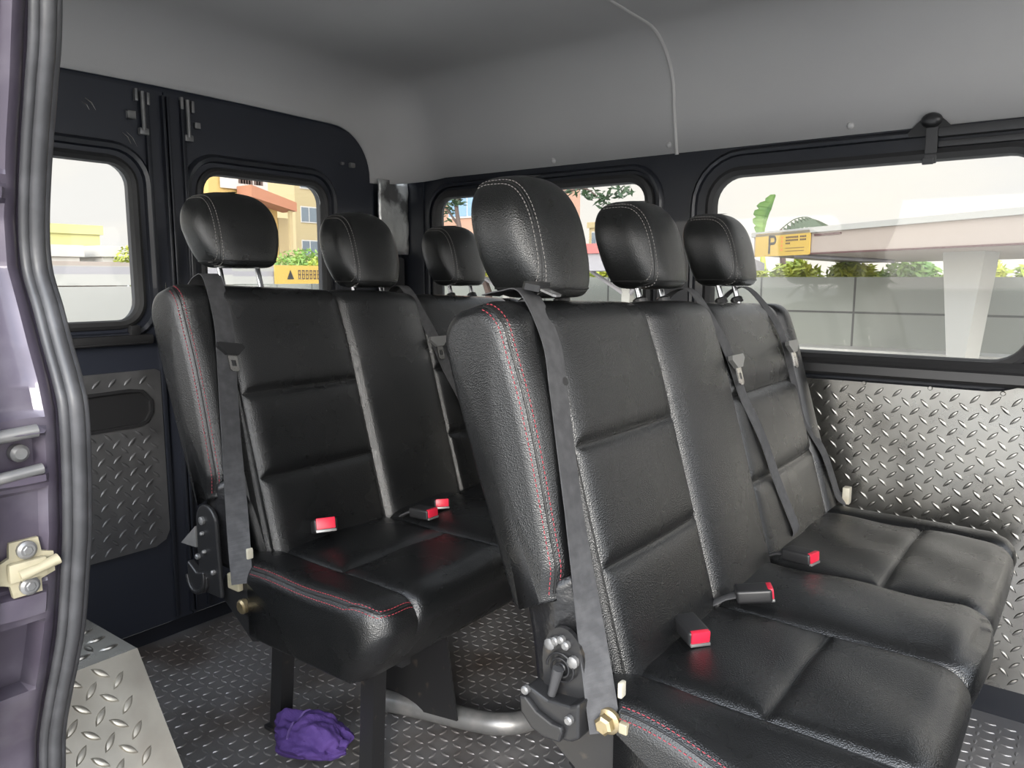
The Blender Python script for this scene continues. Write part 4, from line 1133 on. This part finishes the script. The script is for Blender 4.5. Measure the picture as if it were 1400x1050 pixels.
# through the rear side window: pink block, tree, canopies, distant houses
a = ony(585, 300, 34); b = ony(662, 300, 34)
building('apartment_building', 'pink tiled apartment block behind the tree', (a.x - 8, 34, 0), (b.x, 44, 13), 'wall_pink', 'y', 6, 4, 'blue_pane', .3)
a = ony(790, 300, 60); b = ony(835, 300, 60)
building('apartment_building', 'distant tan apartment block between the headrests', (b.x - 2.2, 60, 0), (b.x + 4, 68, ony(830, 306, 60).z), 'wall_cream', 'y', 3, 3, 'pane', .2)
building('low_house', 'distant pale house with a dark roof between the headrests', (a.x, 52, 0), (b.x - 3, 58, ony(800, 330, 52).z), 'wall_white', 'y', 1, 3, 'pane', .3, 'bark', .8)
def side_canopy(label, x0, x1, y0, y1, zf, mroof, band=None):
    base = V(((x0 + x1) / 2, (y0 + y1) / 2, GZ)); root = empty('parking_canopy', base, label, 'canopy')
    MB().prism([(y0, zf), (y0, zf + .42), (y1, zf + .15), (y1, zf)], x0, x1, lambda a, b, c: V((c, a, b))).build('roof_sheet', mroof, root, off=base)
    if band: MB().box((x0, y0 - .06, zf + .36), (x1, y0 + .04, zf + .56)).build('roof_band', band, root, off=base)
    n = 4
    for k in range(n):
        x = lerp(x0, x1, (k + .4) / n)
        MB().box((x - .10, y0 + .9, GZ), (x + .10, y0 + 1.1, zf)).build('post', 'conc_white', root, off=base)
        MB().tube([V((x, y0 + 1, zf - .55)), V((x + .7, y0 + .6, zf))], .05, 6).tube([V((x, y0 + 1, zf - .55)), V((x - .7, y0 + .6, zf))], .05, 6).build('brace', 'canopy_grey', root, off=base)
side_canopy('grey canopy with a red roof band seen between the headrests', -12.2, -5.6, 14.0, 16.0, 1.13, 'canopy_grey', 'red_roof')

t0 = ony(672, 400, 15); root = empty('tree', (t0.x - .3, 15, GZ), 'thin bare branched tree with sparse leaves beyond the rear side window', 'tree'); off = V(root.location)
mb = MB(); fo = MB()
trunk = [V((t0.x - .3, 15, GZ)), ony(668, 400, 15), ony(640, 350, 15), ony(628, 310, 15), ony(622, 262, 15), ony(618, 200, 15)]
mb.tube(catmull(trunk, 5), [.10 - .07 * k / 25 for k in range(26)], 8)
br = [[ony(640, 350, 15), ony(655, 318, 15), ony(690, 285, 15), ony(735, 255, 15), ony(790, 235, 15), ony(835, 245, 15)],
      [ony(628, 310, 15), ony(610, 285, 15), ony(590, 262, 15)], [ony(622, 275, 15), ony(640, 262, 15), ony(660, 240, 15)],
      [ony(735, 255, 15), ony(770, 262, 15), ony(800, 258, 15), ony(820, 272, 15)], [ony(790, 235, 15), ony(840, 232, 15), ony(868, 240, 15)], [ony(632, 330, 15), ony(612, 330, 15), ony(600, 320, 15)]]
for q in br:
    c = catmull(q, 5); mb.tube(c, [.035 - .025 * k / len(c) for k in range(len(c))], 6)
    for p in c[::2]:
        if random.random() < .6: leaves(fo, p, (.28, .3, .12), 5, .20)
for px, py, n in ((625, 275, 40), (612, 290, 25), (820, 268, 40), (850, 262, 40), (800, 262, 25), (830, 278, 20)): leaves(fo, ony(px, py, 15), (.28, .3, .14), n, .19)
mb.build('trunk', 'bark', root, smooth=True, off=off); fo.build('foliage', 'leaf_d', root, off=off, normals=False)

# =================================================================== LIGHT
w = bpy.data.worlds.new('sky'); S.world = w; w.use_nodes = True; nt = w.node_tree; N = nt.nodes; L = nt.links; N.clear()
out = N.new('ShaderNodeOutputWorld'); bg = N.new('ShaderNodeBackground'); L.new(bg.outputs[0], out.inputs[0])
tc = N.new('ShaderNodeTexCoord'); sx = N.new('ShaderNodeSeparateXYZ'); L.new(tc.outputs['Generated'], sx.inputs[0])
gr = N.new('ShaderNodeValToRGB'); gr.color_ramp.elements[0].position = .0; gr.color_ramp.elements[0].color = (1.0, .93, .82, 1)
gr.color_ramp.elements[1].position = .55; gr.color_ramp.elements[1].color = (.70, .80, .95, 1)
L.new(sx.outputs['Z'], gr.inputs[0])
mp = N.new('ShaderNodeMapping'); mp.inputs['Scale'].default_value = (1.6, 1.6, 4.5); L.new(tc.outputs['Generated'], mp.inputs[0])
nz = N.new('ShaderNodeTexNoise'); nz.inputs['Scale'].default_value = 2.2; nz.inputs['Detail'].default_value = 7; L.new(mp.outputs[0], nz.inputs['Vector'])
cr = N.new('ShaderNodeMapRange'); cr.inputs[1].default_value = .42; cr.inputs[2].default_value = .62; L.new(nz.outputs['Fac'], cr.inputs[0])
mx = N.new('ShaderNodeMixRGB'); mx.inputs[2].default_value = (.86, .85, .84, 1); L.new(cr.outputs[0], mx.inputs[0]); L.new(gr.outputs[0], mx.inputs[1])
sd = N.new('ShaderNodeVectorMath'); sd.operation = 'DOT_PRODUCT'; sd.inputs[1].default_value = (.52, -.77, .37); L.new(tc.outputs['Generated'], sd.inputs[0])
gl = N.new('ShaderNodeMapRange'); gl.interpolation_type = 'SMOOTHSTEP'; gl.inputs[1].default_value = -.1; gl.inputs[2].default_value = 1.; gl.inputs[3].default_value = .74; gl.inputs[4].default_value = 3.6; L.new(sd.outputs['Value'], gl.inputs[0])
ml = N.new('ShaderNodeVectorMath'); ml.operation = 'SCALE'; L.new(mx.outputs[0], ml.inputs[0]); L.new(gl.outputs[0], ml.inputs['Scale'])
L.new(ml.outputs[0], bg.inputs[0])
bg.inputs[1].default_value = 1.15
sun = bpy.data.lights.new('sun', 'SUN'); sun.energy = 1.3; sun.angle = math.radians(16); sun.color = (1, .95, .87)
so = bpy.data.objects.new('sun', sun); COL.objects.link(so); so.rotation_euler = (math.radians(72), 0, math.radians(38))

S.cycles.max_bounces = 10; S.cycles.diffuse_bounces = 6; S.cycles.transparent_max_bounces = 16; S.cycles.caustics_reflective = False; S.cycles.caustics_refractive = False
vs_ = S.view_settings; vs_.view_transform = 'Standard'; vs_.look = 'None'; vs_.gamma = 1; vs_.use_curve_mapping = False; vs_.exposure = 0.88
